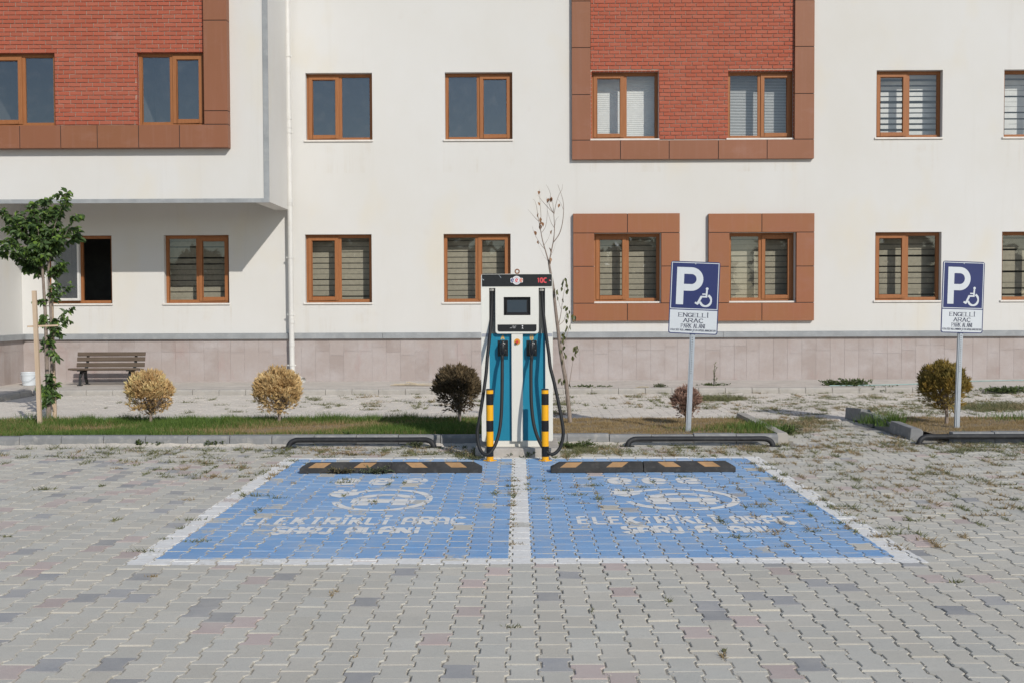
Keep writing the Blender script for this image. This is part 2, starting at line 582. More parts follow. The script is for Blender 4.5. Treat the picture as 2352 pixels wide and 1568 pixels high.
# ------------------------------------------------------------------ ground, paving
YW, YB = 23.3, 21.4                            # facade plane, front of the projecting bay
KY = 13.2                                      # front of the lawn kerb
WALK_Y, WALK_Z = 20.95, 0.10                   # pavement kerb along the building, its height
LAWN_BACK = 15.85
XL1, XR0 = 3.12, 4.86                          # right end of the long lawn, left end of the other one


def sheet(name, x0, x1, y0, y1, z, mat, kind='structure'):
    o = MB().quad((x0, y0, z), (x1, y0, z), (x1, y1, z), (x0, y1, z)).build(name, mat, normals=False)
    o['kind'] = kind
    return o


sheet('ground', -900, 900, -900, 900, -0.06, M['earth'])
parking = sheet('parking_pavement', -14, 14, -3.0, LAWN_BACK, -0.0075, M['sand'])
parking['label'] = 'grey interlocking block paving of the parking area with two blue painted bays'
path = sheet('path', -16, 20, LAWN_BACK, WALK_Y + 0.02, -0.009, M['path_sand'])
path['label'] = 'pale sandy block path between the lawn and the building'

PW, PN, PA, PITCHX = 0.0835 - 0.003, 0.0635 - 0.003, 0.1 - 0.0026, 0.147


def paver_shape(inset):
    w, n, a = PW - inset, PN - inset, PA - inset
    r = [(w, -a), (w, -0.06), (n, -0.04), (n, 0.04), (w, 0.06), (w, a)]
    return np.array(r + [(-x, y) for x, y in reversed(r)])


P_IN, P_OUT = paver_shape(0.0045), paver_shape(0.0)
TOPQ = [(0, 1, 10, 11), (1, 2, 9, 10), (2, 3, 8, 9), (3, 4, 7, 8), (4, 5, 6, 7)]
RINGQ = [(i, i + 12, (i + 1) % 12 + 12, (i + 1) % 12) for i in range(12)]
SIDEQ = [(i + 12, i + 24, (i + 1) % 12 + 24, (i + 1) % 12 + 12) for i in range(12)]
PQ = np.array([q[::-1] if k > 4 else q for k, q in enumerate(TOPQ + RINGQ + SIDEQ)])
PQ = np.array([q[::-1] if k > 4 else q for k, q in enumerate([tuple(q) for q in PQ])])
KEEPK = np.array([1.0] * 5 + [0.5] * 12 + [0.0] * 12)


class Paver:
    pass


def paver_color(x, y, far):
    if far:
        g = 0.68 + random.uniform(-0.035, 0.035)
        return (g, g * 0.925, g * 0.83)
    if x < -1.2:
        pd, pp = 0.085, 0.085
    elif x < 1.5:
        pd, pp = 0.035, 0.04
    else:
        pd, pp = 0.03, 0.04
    r = random.random()
    if r < pd:
        g = random.uniform(0.30, 0.40)
        return (g, g, g * 1.01)
    if r < pd + pp:
        g = random.uniform(0.9, 1.08)
        return (0.55 * g, 0.45 * g, 0.415 * g)
    g = 0.565 + random.uniform(-0.035, 0.035)
    w = random.uniform(-0.012, 0.012)
    return (g + w, g * 0.955, g * 0.835 - w)


def make_paver(cx, cy, far=False):
    p = Paver()
    painted = PX0 - 0.1 < cx < PX1 + 0.1 and PY0 - 0.1 < cy < PY1 + 0.1
    p.x, p.y = cx + random.gauss(0, 0.0013), cy + random.gauss(0, 0.0013)
    p.rot = random.gauss(0, 0.010)
    lowf = 0.004 * math.sin(cx * 1.3 + 0.7) * math.sin(cy * 1.1)
    p.z = random.gauss(0, 0.0010 if painted else 0.0016) + (0 if painted else lowf)
    p.tx, p.ty = (0, 0) if painted else (random.gauss(0, 0.007), random.gauss(0, 0.006))
    p.col = paver_color(cx, cy, far)
    r = random.random()
    edge = min(abs(cx - PX0 - 0.08), abs(cx - PX1 + 0.08), abs(cx - PXC), abs(cy - PY0 - 0.08), abs(cy - PY1 + 0.08)) < 0.13
    p.keep = 0.93 if r < (0.95 if edge else 0.88) else (random.uniform(0.45, 0.66) if r < 0.993 else 0.12)
    return p


def paver_verts(p):
    c, s = math.cos(p.rot), math.sin(p.rot)
    R = np.array([[c, -s], [s, c]])
    out = []
    for shp, dz in ((P_IN, 0.0), (P_OUT, -0.0035), (P_OUT, -0.03)):
        q = shp @ R.T
        z = p.z + dz + q[:, 0] * p.tx + q[:, 1] * p.ty
        out.append(np.column_stack([q[:, 0] + p.x, q[:, 1] + p.y, z]))
    return np.concatenate(out)


pavers, far_pavers = [], []
for k in range(-95, 96):
    cx = k * PITCHX + 0.02
    for j in range(-2, 110):
        cy = 3.0 + j * 0.2 + (0.1 if k % 2 else 0.0)
        lim = 0.475 * cy + 0.9
        if abs(cx) > lim:
            continue
        if 4.0 < cy < KY - 0.02:
            pavers.append(make_paver(cx, cy))
        elif KY - 0.02 <= cy < LAWN_BACK + 0.05 and XL1 + 0.24 < cx < XR0 - 0.1:
            pavers.append(make_paver(cx, cy))
        elif LAWN_BACK + 0.15 < cy < WALK_Y - 0.08 and cx > -9.15:
            far_pavers.append(make_paver(cx, cy, True))


def set_paver_attrs(me, ps):
    n = len(PQ)
    col = np.ones((len(ps) * n, 4), dtype=np.float32)
    keep = np.zeros(len(ps) * n, dtype=np.float32)
    for i, p in enumerate(ps):
        col[i * n:(i + 1) * n, :3] = p.col
        col[i * n + 5:i * n + 17, :3] = np.array(p.col) * 0.80 + np.array((0.03, 0.022, 0.01))   # worn arris, colour darkened to tone down sunlight on the chamfers
        keep[i * n:(i + 1) * n] = np.where(KEEPK == 1.0, p.keep, KEEPK * min(1.0, p.keep * 1.1))
    me.attributes.new('col', 'FLOAT_COLOR', 'FACE').data.foreach_set('color', col.ravel())
    me.attributes.new('keep', 'FLOAT', 'FACE').data.foreach_set('value', keep)


def paver_field(name, ps, mat, parent):
    vs = np.concatenate([paver_verts(p) for p in ps])
    fs = np.concatenate([PQ + 36 * i for i in range(len(ps))])
    o = np_object(name, vs, fs, mat, parent, kind='stuff')
    set_paver_attrs(o.data, ps)
    return o


def seen_size(p):
    return p.y if (abs(p.x - 0.0) < 0.458 * p.y and p.y > 4.95) else 99 + p.y


pavers.sort(key=seen_size)
for p in pavers[:300]:
    vs = paver_verts(p)
    cz = np.array([p.x, p.y, 0.0])
    o = np_object('paver', vs - cz, PQ.copy(), M['paver_paint'], parking)
    o.location = cz
    set_paver_attrs(o.data, [p])
paver_field('paver_field', pavers[300:], M['paver_paint'], parking)
paver_field('paver_field', far_pavers, M['paver'], path)

# ---- stroke lettering, shared by the road paint, the signs and the cabinet


def arc(cx, cy, rx, ry, a0, a1, n=10):
    return [(cx + rx * math.cos(math.radians(a0 + (a1 - a0) * i / n)), cy + ry * math.sin(math.radians(a0 + (a1 - a0) * i / n))) for i in range(n + 1)]


BOWL = [(0, 1), (0.5, 1)] + arc(0.5, 0.75, 0.5, 0.25, 90, -90, 8)[1:] + [(0, 0.5)]
GL = {
    'A': [[(0, 0), (0.5, 1)], [(0.5, 1), (1, 0)], [(0.18, 0.36), (0.82, 0.36)]],
    'C': [arc(0.55, 0.5, 0.55, 0.5, 45, 315, 14)],
    'D': [[(0, 0), (0, 1)], [(0, 1), (0.4, 1)] + arc(0.4, 0.5, 0.6, 0.5, 90, -90, 10)[1:] + [(0, 0)]],
    'E': [[(0, 0), (0, 1)], [(0, 1), (1, 1)], [(0, 0.52), (0.8, 0.52)], [(0, 0), (1, 0)]],
    'G': [arc(0.55, 0.5, 0.55, 0.5, 45, 335, 14), [(1.0, 0.42), (1.0, 0.12)], [(0.6, 0.44), (1.05, 0.44)]],
    'I': [[(0.5, 0), (0.5, 1)]],
    'J': [[(0.8, 1), (0.8, 0.3)] + arc(0.4, 0.3, 0.4, 0.3, 0, -170, 8)[1:]],
    'K': [[(0, 0), (0, 1)], [(0, 0.42), (0.95, 1)], [(0.3, 0.6), (1, 0)]],
    'L': [[(0, 0), (0, 1)], [(0, 0), (1, 0)]],
    'M': [[(0, 0), (0, 1)], [(0, 1), (0.5, 0.1)], [(0.5, 0.1), (1, 1)], [(1, 1), (1, 0)]],
    'N': [[(0, 0), (0, 1)], [(0, 1), (1, 0)], [(1, 0), (1, 1)]],
    'P': [[(0, 0), (0, 1)], BOWL],
    'R': [[(0, 0), (0, 1)], BOWL, [(0.4, 0.5), (1, 0)]],
    'S': [arc(0.5, 0.75, 0.45, 0.25, 30, 270, 9) + arc(0.5, 0.25, 0.48, 0.25, 90, -150, 9)[1:]],
    'T': [[(0.5, 0), (0.5, 1)], [(0, 1), (1, 1)]],
    'U': [[(0, 1), (0, 0.35)] + arc(0.5, 0.35, 0.5, 0.35, 180, 360, 10)[1:] + [(1, 1)]],
    'Y': [[(0, 1), (0.5, 0.45)], [(1, 1), (0.5, 0.45)], [(0.5, 0), (0.5, 0.45)]],
    'Z': [[(0, 1), (1, 1)], [(1, 1), (0, 0)], [(0, 0), (1, 0)]],
    'e': [[(0.12, 0.5), (0.98, 0.5)] + arc(0.5, 0.5, 0.48, 0.46, 0, 310, 16)[1:]],
    'n': [[(0, 0), (0, 0.6)] + arc(0.5, 0.6, 0.5, 0.4, 180, 0, 8)[1:] + [(1, 0)], [(0.05, 0.36), (0.95, 0.36)]],
    '1': [[(0.15, 0.75), (0.55, 1)], [(0.55, 1), (0.55, 0)]],
    '0': [arc(0.5, 0.5, 0.5, 0.5, 90, 450, 18)],
    '(': [arc(1.1, 0.5, 0.8, 0.65, 140, 220, 6)],
    ')': [arc(-0.1, 0.5, 0.8, 0.65, 40, -40, 6)],
}
EXTRA = {'\u0130': ('I', 'dot'), '\u00c7': ('C', 'ced'), '\u015e': ('S', 'ced'), '\u00dc': ('U', 'dots')}
WIDE = {'I': 0.34, '\u0130': 0.34, ' ': 0.55, 'M': 1.15, 'J': 0.75, '(': 0.4, ')': 0.4, '1': 0.6}


def stroke_quads(pts, tv, th, ext=0.5):
    """polyline -> list of convex polygons; tv stroke width of upright runs, th of flat ones"""
    out = []
    for (x0, y0), (x1, y1) in zip(pts[:-1], pts[1:]):
        dx, dy = x1 - x0, y1 - y0
        L = math.hypot(dx, dy)
        if L < 1e-9:
            continue
        w = (tv * abs(dy) + th * abs(dx)) / L / 2
        ux, uy = dx / L, dy / L
        e = w * ext if len(pts) > 2 else 0.0
        a = (x0 - ux * e, y0 - uy * e)
        b = (x1 + ux * e, y1 + uy * e)
        out.append([(a[0] + uy * w, a[1] - ux * w), (b[0] + uy * w, b[1] - ux * w), (b[0] - uy * w, b[1] + ux * w), (a[0] - uy * w, a[1] + ux * w)])
    return out


def text_polys(txt, cx, y0, width, height, tv, th, serif=False, gap=0.3, alt=None):
    total = sum(WIDE.get(c, 1.0) for c in txt) + gap * (len(txt) - 1)
    u = width / total
    x = cx - width / 2
    out = []
    for c in txt:
        w = WIDE.get(c, 1.0) * u
        if c != ' ':
            base, ex = EXTRA.get(c, (c, None))
            key = (alt or {}).get(base, base)
            for st in GL[key]:
                pts = [(x + px * w, y0 + py * height) for px, py in st]
                out += stroke_quads(pts, tv, th)
                if serif:
                    for e in (st[0], st[-1]):
                        if e[1] in (0, 1) and len(st) == 2 and abs(st[0][1] - st[1][1]) > 0.3:
                            ex_, ey = x + e[0] * w, y0 + e[1] * height
                            out += stroke_quads([(ex_ - tv * 1.1, ey), (ex_ + tv * 1.1, ey)], th, th)
            mx = x + w * 0.5
            d = max(tv, th) * 0.55
            if ex == 'dot':
                out.append([(mx - d, y0 + height * 1.10), (mx + d, y0 + height * 1.10), (mx + d, y0 + height * 1.10 + 2 * d), (mx - d, y0 + height * 1.10 + 2 * d)])
            elif ex == 'dots':
                for s_ in (-0.25, 0.25):
                    q = mx + s_ * w
                    out.append([(q - d, y0 + height * 1.10), (q + d, y0 + height * 1.10), (q + d, y0 + height * 1.10 + 2 * d), (q - d, y0 + height * 1.10 + 2 * d)])
            elif ex == 'ced':
                out.append([(mx - d, y0 - height * 0.22), (mx + d * 0.8, y0 - height * 0.22), (mx + d, y0 - height * 0.04), (mx, y0 - height * 0.04)])
        x += w + gap * u
    return out


def clip_poly(sub, clip):
    """both convex; clip counter-clockwise"""
    out = sub
    n = len(clip)
    for i in range(n):
        (ax, ay), (bx, by) = clip[i], clip[(i + 1) % n]
        inp, out = out, []
        if not inp:
            return []
        f = [(bx - ax) * (py - ay) - (by - ay) * (px - ax) for px, py in inp]
        for k in range(len(inp)):
            p0, p1, f0, f1 = inp[k - 1], inp[k], f[k - 1], f[k]
            if (f0 >= 0) != (f1 >= 0):
                t = f0 / (f0 - f1)
                out.append((p0[0] + t * (p1[0] - p0[0]), p0[1] + t * (p1[1] - p0[1])))
            if f1 >= 0:
                out.append(p1)
    return out


# ---- the white figures painted on the blue bays, cut where the joints between the blocks run
def ring_polys(cx, cy, r, w, a0, a1, n=30, ry=None):
    ry = ry or r
    return stroke_quads(arc(cx, cy, r, ry, a0, a1, n), w, w, 0.1)


def bay_figures(vxs):
    (e0, e1), (i0, i1), (t0, t1), (s0, s1) = vxs
    out = []
    a, b = gr(e0, 1106), gr(e1, 1106)
    cx, w = (a.x + b.x) / 2, b.x - a.x
    y0, y1 = gr(900, 1111.5).y, gr(900, 1099).y
    for k in (-1, 0, 1):
        out += text_polys('e', cx + k * w * 0.385, y0, w * 0.20, y1 - y0, 0.06, 0.085)
    a, b = gr(i0, 1148), gr(i1, 1148)
    cx, r = (a.x + b.x) / 2, (b.x - a.x) / 2
    cy = (gr(880, 1171).y + gr(880, 1124).y) / 2
    ry = (gr(880, 1124).y - gr(880, 1171).y) / 2
    out += ring_polys(cx, cy, r, 0.055, -165, 140, 34, ry)
    # plug at the end of the ring
    px, py = cx - r * 0.98, cy + ry * 0.55
    out.append([(px - 0.13, py - 0.05), (px + 0.0, py - 0.17), (px + 0.14, py - 0.03), (px + 0.14, py + 0.14), (px - 0.10, py + 0.14)])
    for s_ in (-0.05, 0.07):
        out.append([(px + s_ - 0.02, py + 0.145), (px + s_ + 0.03, py + 0.145), (px + s_ + 0.03, py + 0.25), (px + s_ - 0.02, py + 0.25)])
    # car seen from its side: roof arc, body, two wheels
    out += ring_polys(cx + 0.02, cy + 0.02, r * 0.55, 0.075, 15, 168, 12, ry * 0.42)
    out.append([(cx - r * 0.66, cy - 0.15), (cx + r * 0.66, cy - 0.15), (cx + r * 0.72, cy + 0.03), (cx - r * 0.66, cy + 0.05)])
    for s_ in (-0.42, 0.42):
        out.append([(cx + s_ * r - 0.07, cy - 0.27), (cx + s_ * r + 0.07, cy - 0.27), (cx + s_ * r + 0.07, cy - 0.16), (cx + s_ * r - 0.07, cy - 0.16)])
    a, b = gr(t0, 1196), gr(t1, 1196)
    y0, y1 = gr(900, 1203).y, gr(900, 1187.5).y
    out += text_polys('ELEKTR\u0130KL\u0130 ARA\u00c7', (a.x + b.x) / 2, y0, b.x - a.x, y1 - y0, 0.032, 0.056, gap=0.5, alt={'A': 'n'})
    a, b = gr(s0, 1217), gr(s1, 1217)
    y0, y1 = gr(900, 1224).y, gr(900, 1210).y
    out += text_polys('\u015eARJ ALANI', (a.x + b.x) / 2, y0, b.x - a.x, y1 - y0, 0.036, 0.056, gap=0.45, alt={'A': 'n'})
    return out


def ccw(poly):
    a = sum(poly[i - 1][0] * poly[i][1] - poly[i][0] * poly[i - 1][1] for i in range(len(poly)))
    return poly if a > 0 else poly[::-1]


def paint_on_pavers(polys, parent):
    grid = {}
    for p in pavers:
        if PX0 < p.x < PX1 and PY0 < p.y < PY1 and p.keep > 0.3:
            c, s = math.cos(p.rot), math.sin(p.rot)
            q = [(x * c - y * s + p.x, x * s + y * c + p.y) for x, y in P_IN]
            p.cells = [[q[i] for i in t] for t in TOPQ]
            grid.setdefault((int(p.x // 0.25), int(p.y // 0.25)), []).append(p)
    mb = MB()
    for n, poly in enumerate(polys):
        poly = ccw(poly)
        xs, ys = [q[0] for q in poly], [q[1] for q in poly]
        for gx in range(int((min(xs) - 0.15) // 0.25), int((max(xs) + 0.15) // 0.25) + 1):
            for gy in range(int((min(ys) - 0.15) // 0.25), int((max(ys) + 0.15) // 0.25) + 1):
                for p in grid.get((gx, gy), ()):
                    for cell in p.cells:
                        r = clip_poly(poly, ccw(cell))
                        if len(r) > 2:
                            z = p.z + 0.0012 + 0.00004 * (n % 25)
                            mb.add([(x, y, z) for x, y in r], [tuple(range(len(r)))])
    return mb.build('painted_lettering', M['letter'], parent, normals=False)


paint_on_pavers(bay_figures([(775, 977), (772, 985), (566, 1064), (628, 962)]), parking)
paint_on_pavers(bay_figures([(1401, 1608), (1440, 1693), (1330, 1821), (1434, 1768)]), parking)

# ---- kerbs, pavement along the building, lawns


def kerb_shape(L=0.494, w=0.14, h=0.125, front=0.022):
    m = MB()
    prof = [(0, -0.05), (0, h - 0.03), (front, h), (w, h), (w, -0.05)]
    m.extrude(prof, lambda u, v, t: (t, u, v), -L / 2, L / 2)
    return m


def kerb_row(owner, mat, x0, x1, y, h=0.125, L=0.5, along='x', **kw):
    first = None
    n = max(1, round(abs(x1 - x0) / L))
    st = (x1 - x0) / n
    for i in range(n):
        if first is None:
            o = kerb_shape(abs(st) - 0.007, h=h, **kw).build('kerb_stone', mat, None, bevel=0.006)
            first = o
        else:
            o = first.copy()
            C.objects.link(o)
        o.parent = owner
        t = x0 + (i + 0.5) * st
        jz, jy = random.gauss(0, 0.003), random.gauss(0, 0.003)
        if along == 'x':
            o.location = (t, y + jy, jz)
            o.rotation_euler = (random.gauss(0, 0.01), 0, random.gauss(0, 0.006))
        else:
            o.location = (y + jy, t, jz)
            o.rotation_euler = (random.gauss(0, 0.01), 0, PI / 2 + random.gauss(0, 0.006))


def structure_empty(name, label):
    o = bpy.data.objects.new(name, None)
    C.objects.link(o)
    o['kind'] = 'structure'
    o['label'] = label
    return o


k1 = structure_empty('kerb', 'grey concrete kerb along the front of the long lawn')
kerb_row(k1, M['kerb'], -9.5, XL1 - 0.02, KY, h=0.125)
kerb_row(k1, M['kerb_pale'], KY + 0.16, LAWN_BACK, XL1 + 0.14, h=0.125, along='y')
k2 = structure_empty('kerb', 'grey concrete kerb round the short lawn on the right')
kerb_row(k2, M['kerb'], XR0 + 0.36, XR0 + 5.9, KY + 0.12, h=0.125)
for i, (y, dx, dz, tx, tz, L) in enumerate(((15.95, 0.0, 0.035, 0.06, 0.05, 0.62), (15.3, 0.0, 0.03, 0.02, -0.04, 0.62), (14.68, 0.02, 0.0, -0.08, 0.05, 0.58), (13.98, 0.0, 0.015, -0.04, 0.05, 0.66))):
    o = kerb_shape(L, 0.16, 0.125, 0.03).build('kerb_stone', M['kerb'], None, bevel=0.01)
    o.parent = k2
    o.location = (XR0 + 0.10 + dx, y, dz)
    o.rotation_euler = (0.10 + tx * 0.3, tx, PI / 2 + tz)
k3 = structure_empty('kerb', 'flush pale edging behind the lawns')
for a, b in ((-12, XL1 + 0.1), (XR0 + 0.1, 13.0)):
    m = MB().box(a, b, LAWN_BACK, LAWN_BACK + 0.10, -0.05, 0.028)
    m.build('edging_slab', M['kerb_pale'], k3, bevel=0.006)

walk = MB()
walk.box(-9.35, 20, WALK_Y + 0.142, YW + 0.2, -0.04, WALK_Z - 0.004)
walk.box(-11.0, -9.357, 12.0, YW + 0.2, -0.04, WALK_Z - 0.004)
wo = walk.build('sidewalk', M['walk'], None)
tag(wo, 'pale concrete sidewalk along the foot of the building', kind='structure')
k4 = structure_empty('kerb', 'pale concrete kerb of the sidewalk by the building')
kerb_row(k4, M['kerb_pale'], -9.2, 14.0, WALK_Y, h=WALK_Z)
kerb_row(k4, M['kerb_pale'], WALK_Y, 14.0, -9.21, h=WALK_Z, along='y')


def smooth_noise(x, y, seed, scale):
    r = np.random.default_rng(seed)
    out = np.zeros_like(x)
    for _ in range(14):
        a = r.uniform(0, 2 * PI)
        f = scale * r.uniform(0.5, 2.0)
        out += np.sin((x * math.cos(a) + y * math.sin(a)) * f + r.uniform(0, 6.28))
    return out / 5.0


lawn = MB()
lawn.quad((-12, KY + 0.13, 0.085), (XL1 + 0.01, KY + 0.13, 0.085), (XL1 + 0.01, LAWN_BACK, 0.05), (-12, LAWN_BACK, 0.05))
lawn.quad((XR0 + 0.2, KY + 0.24, 0.085), (13, KY + 0.24, 0.085), (13, LAWN_BACK + 0.0, 0.05), (XR0 + 0.2, LAWN_BACK, 0.05))
lo_ = lawn.build('lawn', M['soil'], None, normals=False)
tag(lo_, 'soil of the two narrow lawns behind the kerb', kind='structure')


def lawn_z(y):
    return 0.085 - 0.035 * np.clip((y - KY - 0.13) / (LAWN_BACK - KY - 0.13), 0, 1)


# dry patches: view x, y, half widths in metres, strength
DRY = [(190, 985, 0.35, 0.35, 0.8), (255, 980, 0.55, 0.5, 0.9), (430, 992, 0.6, 0.25, 0.5), (650, 988, 0.75, 0.42, 1.25), (760, 978, 0.7, 0.35, 0.9), (860, 970, 0.8, 0.3, 0.7),
       (1330, 985, 0.9, 1.0, 1.5), (1450, 970, 1.0, 1.6, 1.5), (1540, 985, 0.35, 0.9, 1.2), (1620, 962, 0.55, 0.5, 1.3), (1320, 960, 0.6, 1.0, 1.2),
       (2120, 990, 1.0, 0.35, 0.9), (2290, 965, 1.3, 2.0, 1.6), (2420, 965, 2.0, 2.0, 1.6), (2180, 962, 0.5, 1.0, 1.0)]


def dryness(x, y):
    d = smooth_noise(x, y, 3, 2.2) * 0.26 + 0.03
    for vx, vy, rx, ry, s in DRY:
        c = gr(vx, vy, 0.08)
        d = d + s * np.exp(-(((x - c.x) / rx) ** 2 + ((y - c.y) / ry) ** 2))
    return np.clip(d, 0, 1)


def blades(x, y, z, h, lean, width, ang):
    n = len(x)
    dx, dy = np.cos(ang), np.sin(ang)
    ba = RNG.uniform(0, 2 * PI, n)
    bx, by = np.cos(ba) * width / 2, np.sin(ba) * width / 2
    v = np.empty((n, 3, 3))
    v[:, 0] = np.column_stack([x - bx, y - by, z])
    v[:, 1] = np.column_stack([x + bx, y + by, z])
    v[:, 2] = np.column_stack([x + dx * lean, y + dy * lean, z + h])
    return v


def grass_colors(d, n):
    g = np.array([0.048, 0.105, 0.018])
    g2 = np.array([0.165, 0.245, 0.05])
    b = np.array([0.30, 0.20, 0.085])
    b2 = np.array([0.42, 0.325, 0.175])
    u = RNG.random((n, 1))
    green = g * (1 - u) + g2 * u
    u = RNG.random((n, 1))
    brown = b * (1 - u) + b2 * u
    pick = (RNG.random(n) < d)[:, None]
    return np.where(pick, brown, green)


def lawn_grass(x0, x1, y0, y1, dens, back_trim=0.0):
    n = int((x1 - x0) * (y1 - y0) * dens)
    x = RNG.uniform(x0, x1, n)
    y = RNG.uniform(y0, y1, n)
    d = dryness(x, y)
    clump = smooth_noise(x, y, 9, 7.0)
    keep = RNG.random(n) < np.clip(0.75 + clump * 0.35 - d * 0.30, 0.12, 1)
    x, y, d, clump = x[keep], y[keep], d[keep], clump[keep]
    n = len(x)
    h = (0.045 + 0.045 * RNG.random(n) + 0.035 * np.clip(clump, 0, 1)) * (1.0 - 0.62 * d) * RNG.uniform(0.6, 1.25, n)
    v = blades(x, y, lawn_z(y) - 0.004, h, h * RNG.uniform(0.1, 0.9, n), RNG.uniform(0.004, 0.009, n), RNG.uniform(0, 2 * PI, n))
    return v, grass_colors(d, n)


def tri_object(name, parts, mat, **kw):
    v = np.concatenate([p[0] for p in parts])
    c = np.concatenate([p[1] for p in parts])
    f = np.arange(len(v) * 3).reshape(-1, 3)
    return np_object(name, v.reshape(-1, 3), f, mat, cols=c, **kw)


ga = lawn_grass(-8.2, XL1 + 0.0, KY + 0.15, LAWN_BACK - 0.01, 7000)
gb = lawn_grass(XR0 + 0.22, 8.4, KY + 0.27, LAWN_BACK - 0.01, 7000)


def tuft_grass(vx, vy, n, r, h):
    c = gr(vx, vy, 0.08)
    x, y = RNG.normal(c.x, r, n), RNG.normal(c.y, r * 0.7, n)
    y = np.clip(y, KY + 0.16, LAWN_BACK - 0.03)
    hh = h * RNG.uniform(0.5, 1.2, n)
    v = blades(x, y, lawn_z(y), hh, hh * RNG.uniform(0.2, 0.8, n), RNG.uniform(0.005, 0.011, n), RNG.uniform(0, 2 * PI, n))
    return v, grass_colors(np.zeros(n), n)


tufts = [tuft_grass(*t) for t in ((2050, 975, 260, 0.09, 0.24), (2010, 968, 220, 0.12, 0.15), (1745, 985, 420, 0.14, 0.15), (1720, 990, 300, 0.18, 0.12), (1650, 988, 300, 0.3, 0.09), (80, 965, 200, 0.12, 0.16),
                                  (1000, 990, 500, 0.35, 0.12), (900, 992, 300, 0.3, 0.11), (570, 965, 200, 0.2, 0.11), (750, 962, 200, 0.12, 0.14), (930, 962, 250, 0.25, 0.13), (2350, 958, 300, 0.3, 0.12))]
go = tri_object('grass', [ga, gb] + tufts, M['grass'], kind='stuff')
go['label'] = 'green and dried lawn grass behind the parking kerb'

# sand washed against the foot of the kerb
sd = MB()
xx = -8.0
row = []
while xx < XL1:
    wd = 0.10 + 0.05 * math.sin(xx * 2.1) + random.uniform(0, 0.05)
    hh = 0.022 + 0.014 * math.sin(xx * 1.3 + 1) + random.uniform(0, 0.014)
    row.append((xx, wd, hh))
    xx += 0.06
for (xa, wa, ha), (xb, wb, hb) in zip(row[:-1], row[1:]):
    sd.quad((xa, KY - wa, -0.012), (xb, KY - wb, -0.012), (xb, KY - wb * 0.35, hb * 0.45), (xa, KY - wa * 0.35, ha * 0.45))
    sd.quad((xa, KY - wa * 0.35, ha * 0.45), (xb, KY - wb * 0.35, hb * 0.45), (xb, KY + 0.002, hb), (xa, KY + 0.002, ha))
so_ = sd.build('sand_drift', M['path_sand'], None, normals=False, smooth=True)
tag(so_, 'pale sand washed against the foot of the long kerb', kind='stuff')

# ---- weeds in the joints of the paving


def weed_tufts(regions, plist):
    pv, pc = [], []
    for vx, vy, rx, ry, cnt, dry, size in regions:
        done = 0
        tries = 0
        while done < cnt and tries < cnt * 6:
            tries += 1
            ra, rr_ = random.uniform(0, 2 * PI), random.random() ** 0.6
            q = gr(vx + 1.15 * rx * rr_ * math.cos(ra), vy + 1.15 * ry * rr_ * math.sin(ra))
            if q.y < 4.0 or q.y > WALK_Y - 0.05:
                continue
            if KY - 0.03 < q.y < LAWN_BACK + 0.12 and not (XL1 + 0.25 < q.x < XR0 - 0.02):
                continue
            if 11.95 < q.y < 13.0 and -0.45 < q.x < 0.43:
                continue
            k = round((q.x - 0.02) / PITCHX - 0.5)
            jx = (k + 0.5) * PITCHX + 0.02 + random.choice((-0.01, 0.01))
            off = 0.1 if k % 2 else 0.0
            jy = 3.0 + round((q.y - 3.0 - off) / 0.2) * 0.2 + off + random.choice((0.0, 0.1))
            s = size * random.uniform(0.5, 1.5)
            n = int(10 + 26 * s)
            if random.random() < 0.35:
                x = np.full(n, jx) + RNG.normal(0, 0.014 * s, n)
                y = jy + RNG.normal(0, 0.055 * s, n)
            else:
                x = jx + RNG.normal(0, 0.05 * s, n)
                y = np.full(n, jy) + RNG.normal(0, 0.014 * s, n)
            L = 0.05 * s * RNG.uniform(0.5, 1.4, n)
            el = RNG.uniform(0.05, 0.7, n)
            v = blades(x, y, np.full(n, -0.006), L * np.sin(el) + 0.012, L * np.cos(el), RNG.uniform(0.006, 0.014, n), RNG.uniform(0, 2 * PI, n))
            isdry = random.random() < dry
            u = RNG.random((n, 1))
            if isdry:
                c = np.array([0.25, 0.185, 0.10]) * (1 - u) + np.array([0.40, 0.31, 0.18]) * u
            else:
                c = np.array([0.12, 0.135, 0.06]) * (1 - u) + np.array([0.24, 0.235, 0.115]) * u
            pv.append(v)
            pc.append(c)
            done += 1
    return np.concatenate(pv), np.concatenate(pc)


W_PARK = [(480, 1066, 210, 36, 62, 0.35, 0.95), (560, 1036, 230, 18, 38, 0.2, 1.05), (180, 1045, 230, 28, 26, 0.1, 1.3), (300, 1030, 160, 12, 12, 0.1, 1.2),
          (940, 1036, 260, 11, 55, 0.35, 1.1), (1560, 1036, 220, 12, 80, 0.25, 1.0), (1350, 1030, 60, 14, 60, 0.1, 1.3),
          (2090, 1070, 330, 65, 165, 0.6, 0.9), (1900, 1022, 190, 30, 90, 0.5, 1.0), (2200, 1140, 280, 60, 95, 0.6, 0.75), (2230, 1024, 200, 16, 90, 0.25, 1.2),
          (1830, 978, 90, 18, 110, 0.45, 1.4), (850, 1115, 330, 45, 18, 0.25, 0.8), (1520, 1118, 330, 50, 38, 0.4, 0.75), (1190, 1150, 20, 90, 22, 0.4, 0.5),
          (350, 1190, 360, 90, 12, 0.2, 0.8), (1950, 1210, 260, 60, 50, 0.6, 0.8), (1200, 1400, 1000, 130, 9, 0.4, 0.5), (1180, 1048, 110, 6, 40, 0.15, 1.1)]
